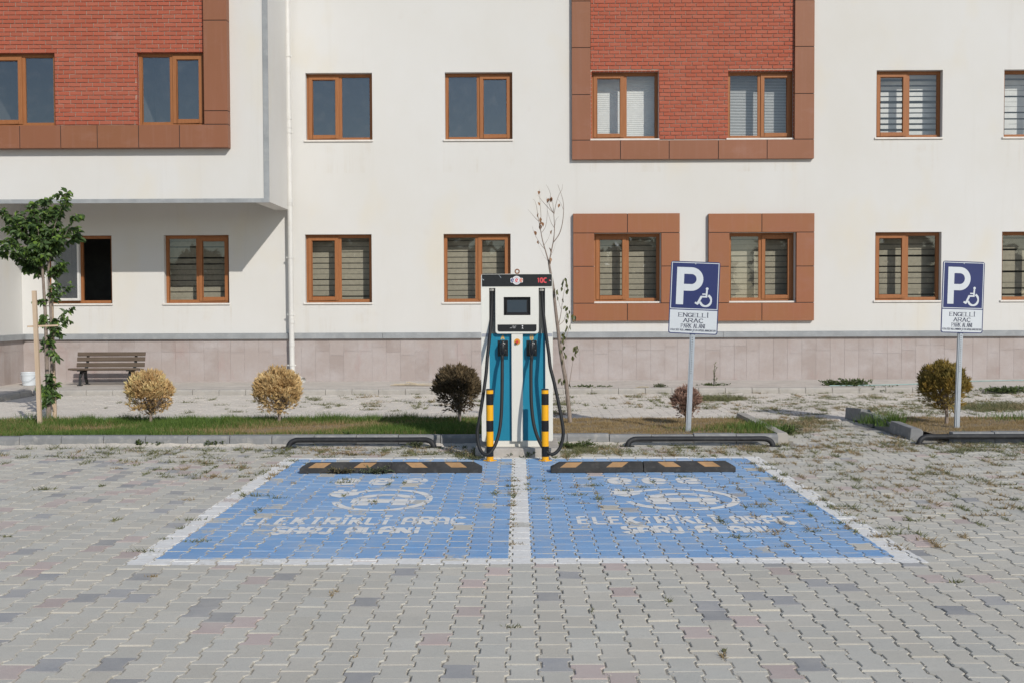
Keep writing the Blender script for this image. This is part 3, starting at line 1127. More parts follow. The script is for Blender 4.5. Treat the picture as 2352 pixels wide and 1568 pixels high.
W_PATH = [(1600, 918, 330, 20, 150, 0.25, 1.2), (2120, 920, 280, 24, 210, 0.3, 1.2), (900, 922, 240, 18, 60, 0.2, 1.3), (1350, 898, 80, 5, 70, 0.0, 1.8), (1240, 938, 80, 16, 60, 0.1, 1.8),
          (1650, 916, 60, 4, 60, 0.0, 1.8), (560, 930, 300, 16, 30, 0.2, 1.2), (2290, 935, 120, 8, 90, 0.2, 1.8), (2000, 944, 300, 10, 80, 0.3, 1.4), (1900, 897, 200, 4, 70, 0.0, 2.0)]
wv = [weed_tufts(W_PARK, pavers), weed_tufts(W_PATH, far_pavers)]
wo = tri_object('paving_weeds', wv, M['weed'], kind='stuff')
wo['label'] = 'small green and dried weeds growing in the joints of the paving'

# loose grit lying on the joints near the camera
gv, gf = [], []
for i in range(6500):
    yy = random.uniform(4.6, 9.5)
    xx = random.uniform(-0.48, 0.48) * yy
    k = round((xx - 0.02) / PITCHX - 0.5)
    xx = (k + 0.5) * PITCHX + 0.02 + random.gauss(0, 0.013)
    r = random.uniform(0.0016, 0.0052)
    n = len(gv)
    for d in ((1, 0, 0), (-1, 0.2, 0), (0, 1, 0), (0.1, -1, 0), (0, 0, 0.8), (0, 0, -0.6)):
        gv.append((xx + d[0] * r * random.uniform(0.7, 1.3), yy + d[1] * r * random.uniform(0.7, 1.3), -0.003 + d[2] * r))
    gf += [(n + a, n + b, n + c) for a, b, c in ((0, 2, 4), (2, 1, 4), (1, 3, 4), (3, 0, 4), (2, 0, 5), (1, 2, 5), (3, 1, 5), (0, 3, 5))]
gg = np_object('grit', np.array(gv), np.array(gf), M['path_sand'], kind='stuff')
gg['label'] = 'loose grit lying in the joints of the near paving'

# ------------------------------------------------------------------ the building
bld = thing('office_building', (0, YW, 0), 'cream plastered three storey office building with red brick panels and brown window frames', 'building')
TOP = 9.6


def wall_cells(mb, x0, x1, z0, z1, y, holes, depth):
    """wall face at plane y with rectangular openings and their reveals"""
    xs = sorted({x0, x1} | {round(v, 4) for h in holes for v in h[:2] if x0 < v < x1})
    zs = sorted({z0, z1} | {round(v, 4) for h in holes for v in h[2:] if z0 < v < z1})
    hs = [tuple(round(v, 4) for v in h) for h in holes]
    for xa, xb in zip(xs[:-1], xs[1:]):
        for za, zb in zip(zs[:-1], zs[1:]):
            cx, cz = (xa + xb) / 2, (za + zb) / 2
            if any(h[0] < cx < h[1] and h[2] < cz < h[3] for h in hs):
                continue
            mb.quad((xa, y, za), (xb, y, za), (xb, y, zb), (xa, y, zb))
    for a, b, c, d in hs:
        a, b = max(a, x0), min(b, x1)
        yb = y + depth
        mb.quad((a, y, c), (a, y, d), (a, yb, d), (a, yb, c))
        mb.quad((b, y, d), (b, y, c), (b, yb, c), (b, yb, d))
        mb.quad((a, y, d), (b, y, d), (b, yb, d), (a, yb, d))
        mb.quad((b, y, c), (a, y, c), (a, yb, c), (b, yb, c))


def vx(x, y, Y):
    return at(x, y, Y).x


def vz(x, y, Y):
    return at(x, y, Y).z


ZU0, ZU1 = 5.125, vz(1400, 165, YW)            # upper row of windows: sill top, head
ZG0, ZG1 = 1.735, vz(1100, 537.5, YW)          # ground floor row


def win_x(a, b, row):
    ym = 245 if row == 'u' else 615
    return vx(a, ym, YW), vx(b, ym, YW)


# row, left, right, side of the opening sash, blind, dusty
WINS = [('u', 702, 855, 'L', None, True), ('u', 1022, 1177, 'R', None, True), ('u', 1359, 1513, 'L', 'plain', False), ('u', 1672, 1824, 'R', 'fine', False),
        ('u', 2013, 2165, 'L', 'zebra', False), ('u', 2306, 2460, 'R', 'bands', False),
        ('g', 377, 526, 'R', 'bands', False), ('g', 701, 854, 'L', 'bands', False), ('g', 1019, 1173, 'R', 'bands', False),
        ('g', 1365, 1517, 'L', 'bands', False), ('g', 1674, 1826, 'R', 'bands', False), ('g', 2010, 2162, 'L', 'bands', False), ('g', 2301, 2455, 'R', 'bands', False),
        ('g', 106, 257, 'O', None, False)]
holes = []
for row, a, b, *_ in WINS:
    x0, x1 = win_x(a, b, row)
    z0, z1 = (ZU0, ZU1) if row == 'u' else (ZG0, ZG1)
    holes.append((x0, x1, z0, z1))

M['plaster'] = mat_plaster(holes)
XP = vx(53, 800, YW)                            # the wall that turns forward on the far left
w = MB()
wall_cells(w, XP, 16.0, 0.0, TOP, YW, holes, 0.26)
w.box(-14.0, XP, YB + 0.135, YW - 0.001, 0.0, 3.95)
w.build('wall', M['plaster'], bld, normals=False)

# dark rooms behind the openings
rm = MB()
for x0, x1, z0, z1 in holes:
    a, b, c, d = x0 - 0.5, x1 + 0.5, z0 - 0.7, z1 + 0.4
    y0, y1 = YW + 0.262, YW + 2.6
    rm.quad((a, y1, c), (b, y1, c), (b, y1, d), (a, y1, d))
    rm.quad((a, y0, c), (a, y1, c), (a, y1, d), (a, y0, d))
    rm.quad((b, y0, c), (b, y1, c), (b, y1, d), (b, y0, d))
    rm.quad((a, y0, d), (b, y0, d), (b, y1, d), (a, y1, d))
    rm.quad((a, y0, c), (b, y0, c), (b, y1, c), (a, y1, c))
    for q in ((a, x0, c, d), (x1, b, c, d), (x0, x1, c, z0), (x0, x1, z1, d)):
        rm.quad((q[0], y0, q[2]), (q[1], y0, q[2]), (q[1], y0, q[3]), (q[0], y0, q[3]))
rm.build('room', M['room'], bld, normals=False)


def ring(mb, x0, x1, z0, z1, w, y0, y1, wb=None):
    wb = wb or w
    mb.box(x0, x0 + w, y0, y1, z0, z1)
    mb.box(x1 - w, x1, y0, y1, z0, z1)
    mb.box(x0 + w, x1 - w, y0, y1, z1 - w, z1)
    mb.box(x0 + w, x1 - w, y0, y1, z0, z0 + wb)


def blind_slats(win, x0, x1, z0, z1, y, style):
    if style == 'plain':
        m = MB()
        n = 34
        for i in range(n):
            a, b = z0 + 0.15 + (z1 - z0 - 0.15) * i / n, z0 + 0.15 + (z1 - z0 - 0.15) * (i + 1) / n
            zz = (a + b) / 2
            m.quad((x0, y, a), (x1, y, a), (x1, y + 0.007, zz), (x0, y + 0.007, zz))
            m.quad((x0, y + 0.007, zz), (x1, y + 0.007, zz), (x1, y, b), (x0, y, b))
        m.build('blind', M['blind_white'], win, normals=False)
        mm = MB().box(x0, x1, y - 0.012, y + 0.012, z0 + 0.13, z0 + 0.15)
        mm.build('blind_rail', M['blind_white'], win)
        return
    pitch, cover = {'zebra': (0.117, 0.66), 'bands': (0.118, 0.87), 'fine': (0.032, 0.62)}[style]
    mat = M['blind_fine'] if style == 'fine' else (M['blind'] if z0 < 4 else M['blind_white'])
    first = None
    z = z1 - 0.045 - pitch
    while z > z0 + 0.03:
        hh = pitch * cover
        if first is None:
            m = MB()
            if style == 'fine':
                m.quad((x0, y - 0.006, -hh / 2), (x1, y - 0.006, -hh / 2), (x1, y + 0.012, hh / 2), (x0, y + 0.012, hh / 2))
            else:
                k = 8
                for i in range(k):
                    xa, xb = x0 + (x1 - x0) * i / k, x0 + (x1 - x0) * (i + 1) / k
                    ya, yb = y + 0.004 * math.sin(i * 1.9), y + 0.004 * math.sin((i + 1) * 1.9)
                    m.quad((xa, ya, -hh / 2), (xb, yb, -hh / 2), (xb, yb, hh / 2), (xa, ya, hh / 2))
                    m.quad((xb, yb + 0.004, -hh / 2), (xa, ya + 0.004, -hh / 2), (xa, ya + 0.004, hh / 2), (xb, yb + 0.004, hh / 2))
            first = m.build('blind_slat', mat, win, normals=False)
            o = first
        else:
            o = first.copy()
            C.objects.link(o)
        o.location = (0, 0, z + pitch / 2)
        if style != 'fine':
            o.rotation_euler = (0, random.gauss(0, 0.0012), 0)
        z -= pitch


def make_window(x0, x1, z0, z1, yw, side, blind, dusty, rec=0.13, sill=True, glass_y=0.03):
    fw = 0.062
    y0, y1 = yw + rec, yw + rec + 0.07
    xm = (x0 + x1) / 2
    m = MB()
    ring(m, x0 + 0.002, x1 - 0.002, z0 + 0.002, z1 - 0.002, fw, y0, y1)
    m.box(xm - 0.035, xm + 0.035, y0 + 0.004, y1, z0 + fw, z1 - fw)
    win = m.build('window', M['frame'], bld, bevel=0.004)
    gm = M['glass_dusty'] if dusty else M['glass']
    for s in ('L', 'R'):
        a, b = (x0 + fw, xm - 0.035) if s == 'L' else (xm + 0.035, x1 - fw)
        c, d = z0 + fw, z1 - fw
        if s == side:
            q = MB()
            ring(q, a - 0.018, b + 0.018, c - 0.018, d + 0.018, 0.075, y0 - 0.018, y0 + 0.04)
            q.build('sash', M['frame'], win, bevel=0.004)
            a, b, c, d = a + 0.057, b - 0.057, c + 0.057, d - 0.057
        if side == 'O' and s == 'L':
            # the sash stands open, turned outwards on its left edge, its white inner face towards us
            q = MB()
            L = b - a + 0.03
            ang = math.radians(14)
            hx, hy = x0 + fw + 0.02, y0 - 0.02
            for (u0, u1, w0, w1) in ((0, 0.06, c, d), (L - 0.045, L, c, d), (0.06, L - 0.045, c, c + 0.05), (0.06, L - 0.045, d - 0.05, d)):
                vs = []
                for zz in (w0, w1):
                    for t in (0.0, 0.055):
                        for u in (u0, u1):
                            vs.append((hx + u * math.cos(ang) + t * math.sin(ang), hy - u * math.sin(ang) * 0.35 + t * math.cos(ang) - 0.05, zz))
                q.add(vs, [(0, 2, 3, 1), (4, 5, 7, 6), (0, 1, 5, 4), (2, 6, 7, 3), (0, 4, 6, 2), (1, 3, 7, 5)])
            q.build('open_sash', M['white_pvc'], win)
            g = MB()
            p0, p1 = (hx + 0.05 * math.cos(ang), hy - 0.03), (hx + (L - 0.04) * math.cos(ang), hy - (L - 0.04) * math.sin(ang) * 0.35 - 0.03)
            g.quad((p0[0], p0[1], c + 0.04), (p1[0], p1[1], c + 0.04), (p1[0], p1[1], d - 0.04), (p0[0], p0[1], d - 0.04))
            g.build('pane', M['glass_dusty'], win, normals=False)
            continue
        if side == 'O':
            continue
        g = MB()
        g.quad((a, y0 + glass_y, c), (b, y0 + glass_y, c), (b, y0 + glass_y, d), (a, y0 + glass_y, d))
        g.build('pane', gm, win, normals=False)
        bd = MB()                                   # glazing bead round the pane
        ring(bd, a, b, c, d, 0.010, y0 + 0.012, y0 + glass_y - 0.002)
        bd.build('glazing_bead', M['frame'], win)
    if sill:
        q = MB().box(x0 - 0.035, x1 + 0.012, yw - 0.035, y0 - 0.002, z0 - 0.036, z0 - 0.001)
        q.build('sill', M['sill'], win, bevel=0.004)
    if blind:
        blind_slats(win, x0 - 0.06, x1 + 0.06, z0 - 0.10, z1 + 0.05, y1 + 0.27, blind)
    return win


for (row, a, b, side, blind, dusty), (x0, x1, z0, z1) in zip(WINS, holes):
    make_window(x0, x1, z0, z1, YW, side, blind, dusty)

# ---- plinth of stone slabs and the grey ledge on it
ZL0, ZL1 = 0.985, 1.105
TY = YW - 0.022
pl = MB()
pl.quad((XP, TY + 0.006, 0.05), (16, TY + 0.006, 0.05), (16, TY + 0.006, ZL0), (XP, TY + 0.006, ZL0))
pl.quad((XP + 0.016, YB + 0.135, 0.05), (XP + 0.016, TY, 0.05), (XP + 0.016, TY, ZL0), (XP + 0.016, YB + 0.135, ZL0))
plinth = pl.build('plinth', M['grout'], bld, normals=False)
x = XP + 0.02
tile_mesh = {}


def tile(w, h):
    key = (round(w, 2), round(h, 3))
    if key not in tile_mesh:
        m = MB()
        g = 0.0018
        m.add([(-w / 2 + g, 0.0, -h / 2 + g), (w / 2 - g, 0.0, -h / 2 + g), (w / 2 - g, 0.0, h / 2 - g), (-w / 2 + g, 0.0, h / 2 - g),
               (-w / 2 + g, 0.006, -h / 2 + g), (w / 2 - g, 0.006, -h / 2 + g), (w / 2 - g, 0.006, h / 2 - g), (-w / 2 + g, 0.006, h / 2 - g)],
              [(0, 1, 2, 3), (0, 4, 5, 1), (1, 5, 6, 2), (2, 6, 7, 3), (3, 7, 4, 0)])
        o = m.build('stone_tile', M['stone'], plinth, normals=False, local=True)
        tile_mesh[key] = o
    else:
        o = tile_mesh[key].copy()
        C.objects.link(o)
    return o


i = 0
while x < 12.2:
    wd = 0.298 if random.random() > 0.12 else 0.26
    split = random.choice((0.72, 0.72, 0.72, 0.80, 0.64, 0.70)) if random.random() > 0.12 else 0.985
    for c, d in ((WALK_Z - 0.02, split), (split, ZL0 - 0.001)):
        if d - c < 0.02:
            continue
        o = tile(wd, round(d - c, 3))
        o.location = (x + wd / 2, TY - YW + random.gauss(0, 0.0012), (c + d) / 2)
    x += wd
    i += 1
for j in range(6):
    for c, d in ((WALK_Z - 0.02, 0.76), (0.76, ZL0 - 0.001)):
        o = tile(0.298, round(d - c, 3))
        o.location = (XP + 0.024, TY - YW - 0.16 - j * 0.30, (c + d) / 2)
        o.rotation_euler = (0, 0, PI / 2)
xs_l = [XP, vx(661, 770, YW), vx(674, 770, YW), vx(880, 770, YW), vx(1660, 770, YW), 16.0]
for a, b in zip(xs_l[:-1], xs_l[1:]):
    m = MB()
    m.extrude([(0, ZL0), (0, ZL1 - 0.012), (0.10, ZL1), (0.10, ZL0)], lambda u, v, t: (t, YW - 0.095 + u, v), a + 0.003, b - 0.003)
    m.build('plinth_ledge', M['grey'], bld)
m = MB()
m.extrude([(0, ZL0), (0, ZL1 - 0.012), (0.10, ZL1), (0.10, ZL0)], lambda u, v, t: (XP + 0.095 - u, t, v), YB + 0.135, YW - 0.095)
m.build('plinth_ledge', M['grey'], bld)

# ---- the projecting bay on the left
XB = vx(617, 300, YB)
ZB = vz(560, 464.5, YB)
YBR = YB - 0.10                                   # brick face of the bay
YBF = YB - 0.20                                   # face of its brown surround
BAYW = [(-30, 126, 'L', 123.5, 290), (315, 468, 'R', 118.5, 285)]
bholes = []
for a, b, side, t, bt in BAYW:
    bholes.append((vx(a, 205, YBR), vx(b, 205, YBR), vz(200, 288.5, YBR), vz(200, 121.5, YBR)))
bx0, bx1 = -14.0, XB
zbr0 = vz(400, 287, YBR)
b = MB()
wall_cells(b, bx0, bx1, ZB, TOP, YB, [(h[0], h[1], h[2], h[3]) for h in bholes], 0.12)
b.quad((bx0, YB, ZB), (bx1, YB, ZB), (bx1, YB + 0.12, ZB), (bx0, YB + 0.12, ZB))     # front rim of the underside
b.quad((XB - 0.30, YB + 0.12, ZB), (XB, YB + 0.12, ZB), (XB, YW, ZB), (XB - 0.30, YW, ZB))
b.quad((XB, YB, ZB), (XB, YW, ZB), (XB, YW, TOP), (XB, YB, TOP))
b.quad((XB - 0.30, YB + 0.12, ZB), (XB - 0.30, YW, ZB), (XB - 0.30, YW, ZB + 0.42), (XB - 0.30, YB + 0.12, ZB + 0.42))
b.quad((bx0, YB + 0.12, ZB), (XB - 0.3, YB + 0.12, ZB), (XB - 0.3, YB + 0.12, ZB + 0.42), (bx0, YB + 0.12, ZB + 0.42))
b.quad((bx0, YB + 0.12, ZB + 0.42), (XB - 0.3, YB + 0.12, ZB + 0.42), (XB - 0.3, YW, ZB + 0.42), (bx0, YW, ZB + 0.42))
b.build('bay', M['plaster'], bld, normals=False)
r2 = MB()
for x0, x1, z0, z1 in bholes:
    r2.box(x0 - 0.2, x1 + 0.2, YB + 0.16, YB + 1.6, z0 - 0.3, z1 + 0.3)
r2.f = [f for k, f in enumerate(r2.f) if k % 6 != 2]
r2.m, r2.col = r2.m[:len(r2.f)], r2.col[:len(r2.f)]
r2.build('room', M['room'], bld, normals=False)
# grey bands on its edges
tr = MB()
zt0, zt1 = ZB - 0.012, vz(560, 456.5, YB)
xt0 = vx(605.5, 300, YB)
tr.box(bx0, xt0, YB - 0.02, YB - 0.001, zt0, zt1)
tr.box(xt0, XB + 0.004, YB - 0.02, YB - 0.001, zt0, TOP)
tr.build('edge_trim', M['grey'], bld)
for (x0, x1, z0, z1), side in zip(bholes, 'LR'):
    make_window(x0, x1, z0, z1, YBR, side, None, True, rec=0.105, sill=False)

# ---- brickwork
BRICKS = []


def brick_field(x0, x1, z0, z1, y, holes, seed, jit=0.0):
    """backing of mortar plus a list of bricks (centre x, z, width)"""
    rr = random.Random(seed)
    m = MB()
    wall_cells(m, x0, x1, z0, z1, y + 0.017, holes, 0.0)
    back = m.build('brick_panel', M['mortar'], bld, normals=False)
    out = []
    pz, px, j = 0.0803, 0.2265, 0.0125
    z = z0 + 0.004
    row = 0
    while z < z1:
        x = x0 - rr.uniform(0, px) if seed else x0
        x = x0 - ((row % 2) * 0.5 * px + rr.uniform(-0.018, 0.018)) - 0.05
        while x < x1:
            segs = [(max(x, x0 + 0.003), min(x + px - j, x1 - 0.003))]
            zc = z + pz / 2
            for h in holes:
                if h[2] - 0.03 < zc < h[3] + 0.012:
                    nxt = []
                    for a, b_ in segs:
                        if b_ <= h[0] or a >= h[1]:
                            nxt.append((a, b_))
                        else:
                            if a < h[0] - 0.03: nxt.append((a, h[0] - 0.001))
                            if b_ > h[1] + 0.03: nxt.append((h[1] + 0.001, b_))
                    segs = nxt
            for a, b_ in segs:
                if b_ - a > 0.02:
                    out.append(((a + b_) / 2, zc, b_ - a, pz - j, rr.random()))
            x += px
        z += pz
        row += 1
    return back, out, y


def brick_col(t):
    g = 0.94 + 0.12 * t
    k = 0.5 * math.sin(t * 91.0)
    return (0.385 * g, (0.108 + 0.014 * k) * g, (0.066 + 0.012 * k) * g)


def brick_geo(mb, x, z, w, h, y, t, cx=0.0, cz=0.0):
    c = brick_col(t)
    mb.c = c
    ch = 0.003
    dz = 0.0015 * math.sin(t * 50)
    yf = y + 0.0025 * math.sin(t * 77)
    o = [(x - w / 2, z - h / 2 + dz), (x + w / 2, z - h / 2 - dz), (x + w / 2, z + h / 2 - dz), (x - w / 2, z + h / 2 + dz)]
    inn = [(x - w / 2 + ch, z - h / 2 + ch + dz), (x + w / 2 - ch, z - h / 2 + ch - dz), (x + w / 2 - ch, z + h / 2 - ch - dz), (x - w / 2 + ch, z + h / 2 - ch + dz)]
    vs = [(p[0], yf, p[1]) for p in inn] + [(p[0], yf + ch, p[1]) for p in o] + [(p[0], y + 0.0165, p[1]) for p in o]
    mb.add(vs, [(0, 1, 2, 3)] + [(k, k + 4, (k + 1) % 4 + 4, (k + 1) % 4) for k in range(4)] + [(k + 4, k + 8, (k + 1) % 4 + 8, (k + 1) % 4 + 4) for k in range(4)])


fx1i = vx(467.5, 200, YBF)                         # inner edge of the bay's brown surround
ZTOPV = 8.35
bp = brick_field(bx0 + 2.0, fx1i + 0.02, zbr0, ZTOPV, YBR, bholes, 5)
rx0, rx1 = vx(1357, 250, YW - 0.1), vx(1825, 250, YW - 0.1)
rz0 = vz(1590, 321, YW)
rp = brick_field(rx0, rx1, rz0, ZTOPV + 0.3, YW - 0.024, [h for h in holes[2:4]], 9)
vis = [q for q in bp[1] if q[0] > vx(-5, 200, YBR) and q[1] < vz(200, -4, YBR)]
vis.sort(key=lambda q: -q[2] - (0.0 if q[1] < 7.3 else -0.1))
single = set(id(q) for q in vis[:298])
for q in vis[:298]:
    m = MB()
    brick_geo(m, *q[:4], YBR, q[4])
    m.build('brick', M['brick'], bp[0], normals=False)
m = MB()
for q in bp[1]:
    if id(q) not in single:
        brick_geo(m, *q[:4], YBR, q[4])
m.build('brick_field', M['brick'], bp[0], normals=False, kind='stuff')
m = MB()
for q in rp[1]:
    brick_geo(m, *q[:4], YW - 0.024, q[4])
m.build('brick_field', M['brick'], rp[0], normals=False, kind='stuff')
# brick soffits and jambs of the openings in the brickwork
hd = MB()
for (x0, x1, z0, z1), y, d in [(h, YBR, 0.10) for h in bholes] + [(h, YW - 0.024, 0.13) for h in holes[2:4]]:
    n = 16
    for i in range(n):
        a, b_ = x0 + (x1 - x0) * i / n + 0.004, x0 + (x1 - x0) * (i + 1) / n - 0.004
        hd.c = brick_col(random.random())
        hd.box(a, b_, y + 0.012, y + d, z1 - 0.001, z1 + 0.02)
    n = 17
    for i in range(n):
        a, b_ = z0 + (z1 - z0) * i / n + 0.005, z0 + (z1 - z0) * (i + 1) / n - 0.005
        for xx, s_ in ((x0, 1), (x1, -1)):
            hd.c = brick_col(random.random())
            hd.box(min(xx, xx - 0.02 * s_), max(xx, xx - 0.02 * s_), y + 0.012, y + d, a, b_)
hd.build('brick_reveal', M['brick'], bld, kind='stuff')

# ---- brown cladding surrounds, panel by panel with dark open joints


def clad(x0, x1, z0, z1, yf, yb, mat, owner):
    m = MB().box(x0 + 0.007, x1 - 0.007, yf, yb, z0 + 0.007, z1 - 0.007)
    m.build('cladding_panel', mat, owner, bevel=0.003)


def clad_frame(ox0, ox1, oz0, oz1, ix0, ix1, iz0, iz1, yf, yb, mat, vj, hj_top, hj_bot):
    core = MB()
    g = 0.014
    parts = []
    if ix0 > ox0: parts.append((ox0, ix0, oz0, oz1))
    if ix1 < ox1: parts.append((ix1, ox1, oz0, oz1))
    parts.append((max(ox0, ix0), min(ox1, ix1), oz0, iz0))
    if iz1 < oz1: parts.append((max(ox0, ix0), min(ox1, ix1), iz1, oz1))
    for a, b_, c, d in parts:
        core.box(a + g, b_ - g, yf + g, yb, c + g, d - g)
    own = core.build('cladding_frame', M['cladgap'], bld)
    zs = [iz0] + sorted(z for z in vj if iz0 < z < iz1) + [min(iz1, oz1)]
    for c, d in zip(zs[:-1], zs[1:]):
        if ix0 > ox0: clad(ox0, ix0, c, d, yf, yb, mat, own)
        if ix1 < ox1: clad(ix1, ox1, c, d, yf, yb, mat, own)
    xs = [ox0] + sorted(hj_bot) + [ox1]
    for a, b_ in zip(xs[:-1], xs[1:]):
        clad(a, b_, oz0, iz0, yf, yb, mat, own)
    if iz1 < oz1:
        xs = [ox0] + sorted(hj_top) + [ox1]
        for a, b_ in zip(xs[:-1], xs[1:]):
            clad(a, b_, iz1, oz1, yf, yb, mat, own)


# bay
clad_frame(bx0 + 1.0, vx(523, 200, YBF), vz(300, 340.5, YBF), TOP - 0.4, bx0 + 1.0, fx1i, vz(300, 287, YBF), TOP - 0.4, YBF, YB - 0.001, M['clad'],
           [vz(495, 255, YBF), vz(495, 47, YBF)], [], [vx(v, 312, YBF) for v in (-50, 45, 139, 223, 318, 412)])
# brick panel on the right
YF = YW - 0.10
clad_frame(vx(1313, 250, YF), vx(1871, 250, YF), vz(1590, 366.5, YF), TOP - 0.4, rx0, rx1, vz(1590, 321.5, YF), TOP - 0.4, YF, YW - 0.001, M['clad'],
           [vz(1335, 218, YF), vz(1335, 110, YF), vz(1335, 3, YF)], [], [vx(v, 345, YF) for v in (1425, 1537, 1650, 1762)])
# the two surrounds on the ground floor
for (o0, o1, mid), h in (((1316, 1562, 1441), holes[9]), ((1627, 1871, 1750), holes[10])):
    clad_frame(vx(o0, 615, YF), vx(o1, 615, YF), vz((o0 + o1) / 2, 737.5, YF), vz((o0 + o1) / 2, 490, YF), h[0], h[1], h[2] - 0.036, h[3], YF, YW - 0.001, M['clad2'],
               [vz((o0 + o1) / 2, 612, YF)], [vx(mid, 500, YF)], [vx(mid, 710, YF)])

# ---- rain pipe in the corner
px = vx(670, 400, YW) + 0.0
PY = YW - 0.16
pipe = MB()
pipe.tube([(px - 0.03, PY, TOP), (px - 0.005, PY, 1.3), (px - 0.0, PY, 0.42), (px + 0.02, PY - 0.02, 0.30), (px + 0.10, PY - 0.10, 0.22), (px + 0.24, PY - 0.25, 0.155)], 0.056, 16)
dp = pipe.build('downpipe', M['white_pvc'], bld, smooth=True)
for vy_ in (130, 305, 470, 592, 723, 838):
    z = vz(668, vy_, PY)
    xx = px - 0.03 * max(0, (z - 1.3) / 8.3)
    q = MB().lathe(xx, PY, [(0.056, z - 0.016), (0.066, z - 0.016), (0.066, z + 0.016), (0.056, z + 0.016)], 16, cap=False)
    q.box(xx - 0.095, xx - 0.06, PY - 0.012, PY + 0.012, z - 0.014, z + 0.014)
    q.box(xx + 0.06, xx + 0.085, PY - 0.012, PY + 0.012, z - 0.014, z + 0.014)
    q.box(xx - 0.012, xx + 0.012, PY + 0.05, YW + 0.01, z - 0.01, z + 0.01)
    q.build('pipe_bracket', M['white_pvc'], dp)
for vy_ in (270, 290, 462, 738, 790, 855):
    z = vz(668, vy_, PY)
    xx = px - 0.03 * max(0, (z - 1.3) / 8.3)
    MB().lathe(xx, PY, [(0.056, z - 0.05), (0.0625, z - 0.045), (0.0625, z + 0.045), (0.056, z + 0.05)], 16, cap=False).build('pipe_socket', M['white_pvc'], dp, smooth=True)
MB().tube([(px + 0.235, PY - 0.245, 0.157), (px + 0.29, PY - 0.30, 0.145)], [0.064, 0.064], 14, cap=False).build('pipe_outlet', M['white_pvc'], dp, smooth=True)

# ------------------------------------------------------------------ charging station
CY = 12.25                                        # plane of its front
LZ = 0.085                                        # level of the lawns


def fxz(x, y, Y=CY):
    q = fat(x, y, Y)
    return q.x, q.z


def rounded_rect(x0, x1, z0, z1, r, corners='abcd', n=6):
    """corners: a top left, b top right, c bottom right, d bottom left"""
    out = []
    for key, cx, cz, a0 in (('a', x0 + r, z1 - r, 180), ('b', x1 - r, z1 - r, 90), ('c', x1 - r, z0 + r, 0), ('d', x0 + r, z0 + r, -90)):
        if key in corners:
            out += [(cx + r * math.cos(math.radians(a0 - 90 * i / n)), cz + r * math.sin(math.radians(a0 - 90 * i / n))) for i in range(n + 1)]
        else:
            out.append({'a': (x0, z1), 'b': (x1, z1), 'c': (x1, z0), 'd': (x0, z0)}[key])
    return out


def plate(mb, poly, y0, y1):
    mb.extrude(poly, lambda u, v, t: (u, t, v), y0, y1)
    return mb


ev = thing('charging_station', (0, CY + 0.35, 0), 'white and teal electric vehicle charging cabinet with two black cables', 'charging station')
ex0, ez1 = fxz(1924, 1097)
ex1, ez0 = fxz(2212, 1763)
s0, _ = fxz(1956.5, 1153)
s1, st_z = fxz(1981.5, 1153)
s2, _ = fxz(2154.5, 1153)
s3, sb_z = fxz(2180.5, 1333.5)
c0, _ = fxz(2046, 1400)
c1, _ = fxz(2091, 1400)
body = MB()
plate(body, rounded_rect(ex0, ex1, ez0, ez1, 0.022), CY + 0.075, CY + 0.74)                 # box behind the front panels
ob = body.build('cabinet', M['cab_white'], ev, bevel=0.004)
fp = MB()                                            # front skin, stiles and top
plate(fp, rounded_rect(ex0, s0, ez0, st_z, 0.022, 'd'), CY, CY + 0.077)
plate(fp, rounded_rect(s3, ex1, ez0, st_z, 0.022, 'c'), CY, CY + 0.077)
plate(fp, rounded_rect(ex0, ex1, st_z, ez1, 0.022, 'ab'), CY, CY + 0.077)
fp.box(c0, c1, CY - 0.002, CY + 0.077, ez0, sb_z)
fp.build('front_panel', M['cab_white'], ev, bevel=0.003)
up = MB()
plate(up, rounded_rect(s1, s2, sb_z - 0.001, st_z, 0.03, 'cd'), CY - 0.012, CY + 0.076)
# opening of the screen cut as a frame of four plates
up = MB()
sx0, sz1 = fxz(2014.5, 1189)
sx1, sz0 = fxz(2122, 1261.5)
up.box(s1, sx0, CY - 0.012, CY + 0.076, sz0, sz1)
up.box(sx1, s2, CY - 0.012, CY + 0.076, sz0, sz1)
up.box(s1, s2, CY - 0.012, CY + 0.076, sz1, st_z)
plate(up, rounded_rect(s1, s2, sb_z - 0.001, sz0, 0.03, 'cd'), CY - 0.012, CY + 0.076)
up.build('upper_door', M['cab_white'], ev)
bk = MB()
bx_, bz_ = fxz(1928, 1098.5)
bx2, bz2 = fxz(2207.5, 1145.5)
plate(bk, rounded_rect(bx_, bx2, bz2, bz_, 0.008), CY - 0.006, CY + 0.01)
band = bk.build('header_band', M['cab_black'], ev)
tp = MB()
for a, b_ in ((s0, c0), (c1, s3)):
    tp.box(a, b_, CY + 0.045, CY + 0.076, ez0 + 0.004, sb_z - 0.002)
tp.build('teal_panel', M['cab_teal'], ev)
for a, b_ in ((s0, s1), (s2, s3)):
    MB().box(a, b_, CY + 0.066, CY + 0.0765, sb_z - 0.002, st_z).build('cable_slot', M['cab_grey'], ev)
# screen
sc = MB()
ring(sc, sx0 + 0.002, sx1 - 0.003, sz0 + 0.003, sz1 - 0.004, 0.016, CY + 0.018, CY + 0.074)
sc.box(sx0 + 0.016, sx1 - 0.017, CY + 0.030, CY + 0.074, sz0 + 0.016, sz1 - 0.018)
so = sc.build('screen_bezel', M['gloss_black'], ev, bevel=0.003)
dx0, dz1 = fxz(2028.5, 1201)
dx1, dz0 = fxz(2107, 1250)
MB().box(dx0, dx1, CY + 0.0275, CY + 0.032, dz0, dz1).build('display', M['screen'], so)
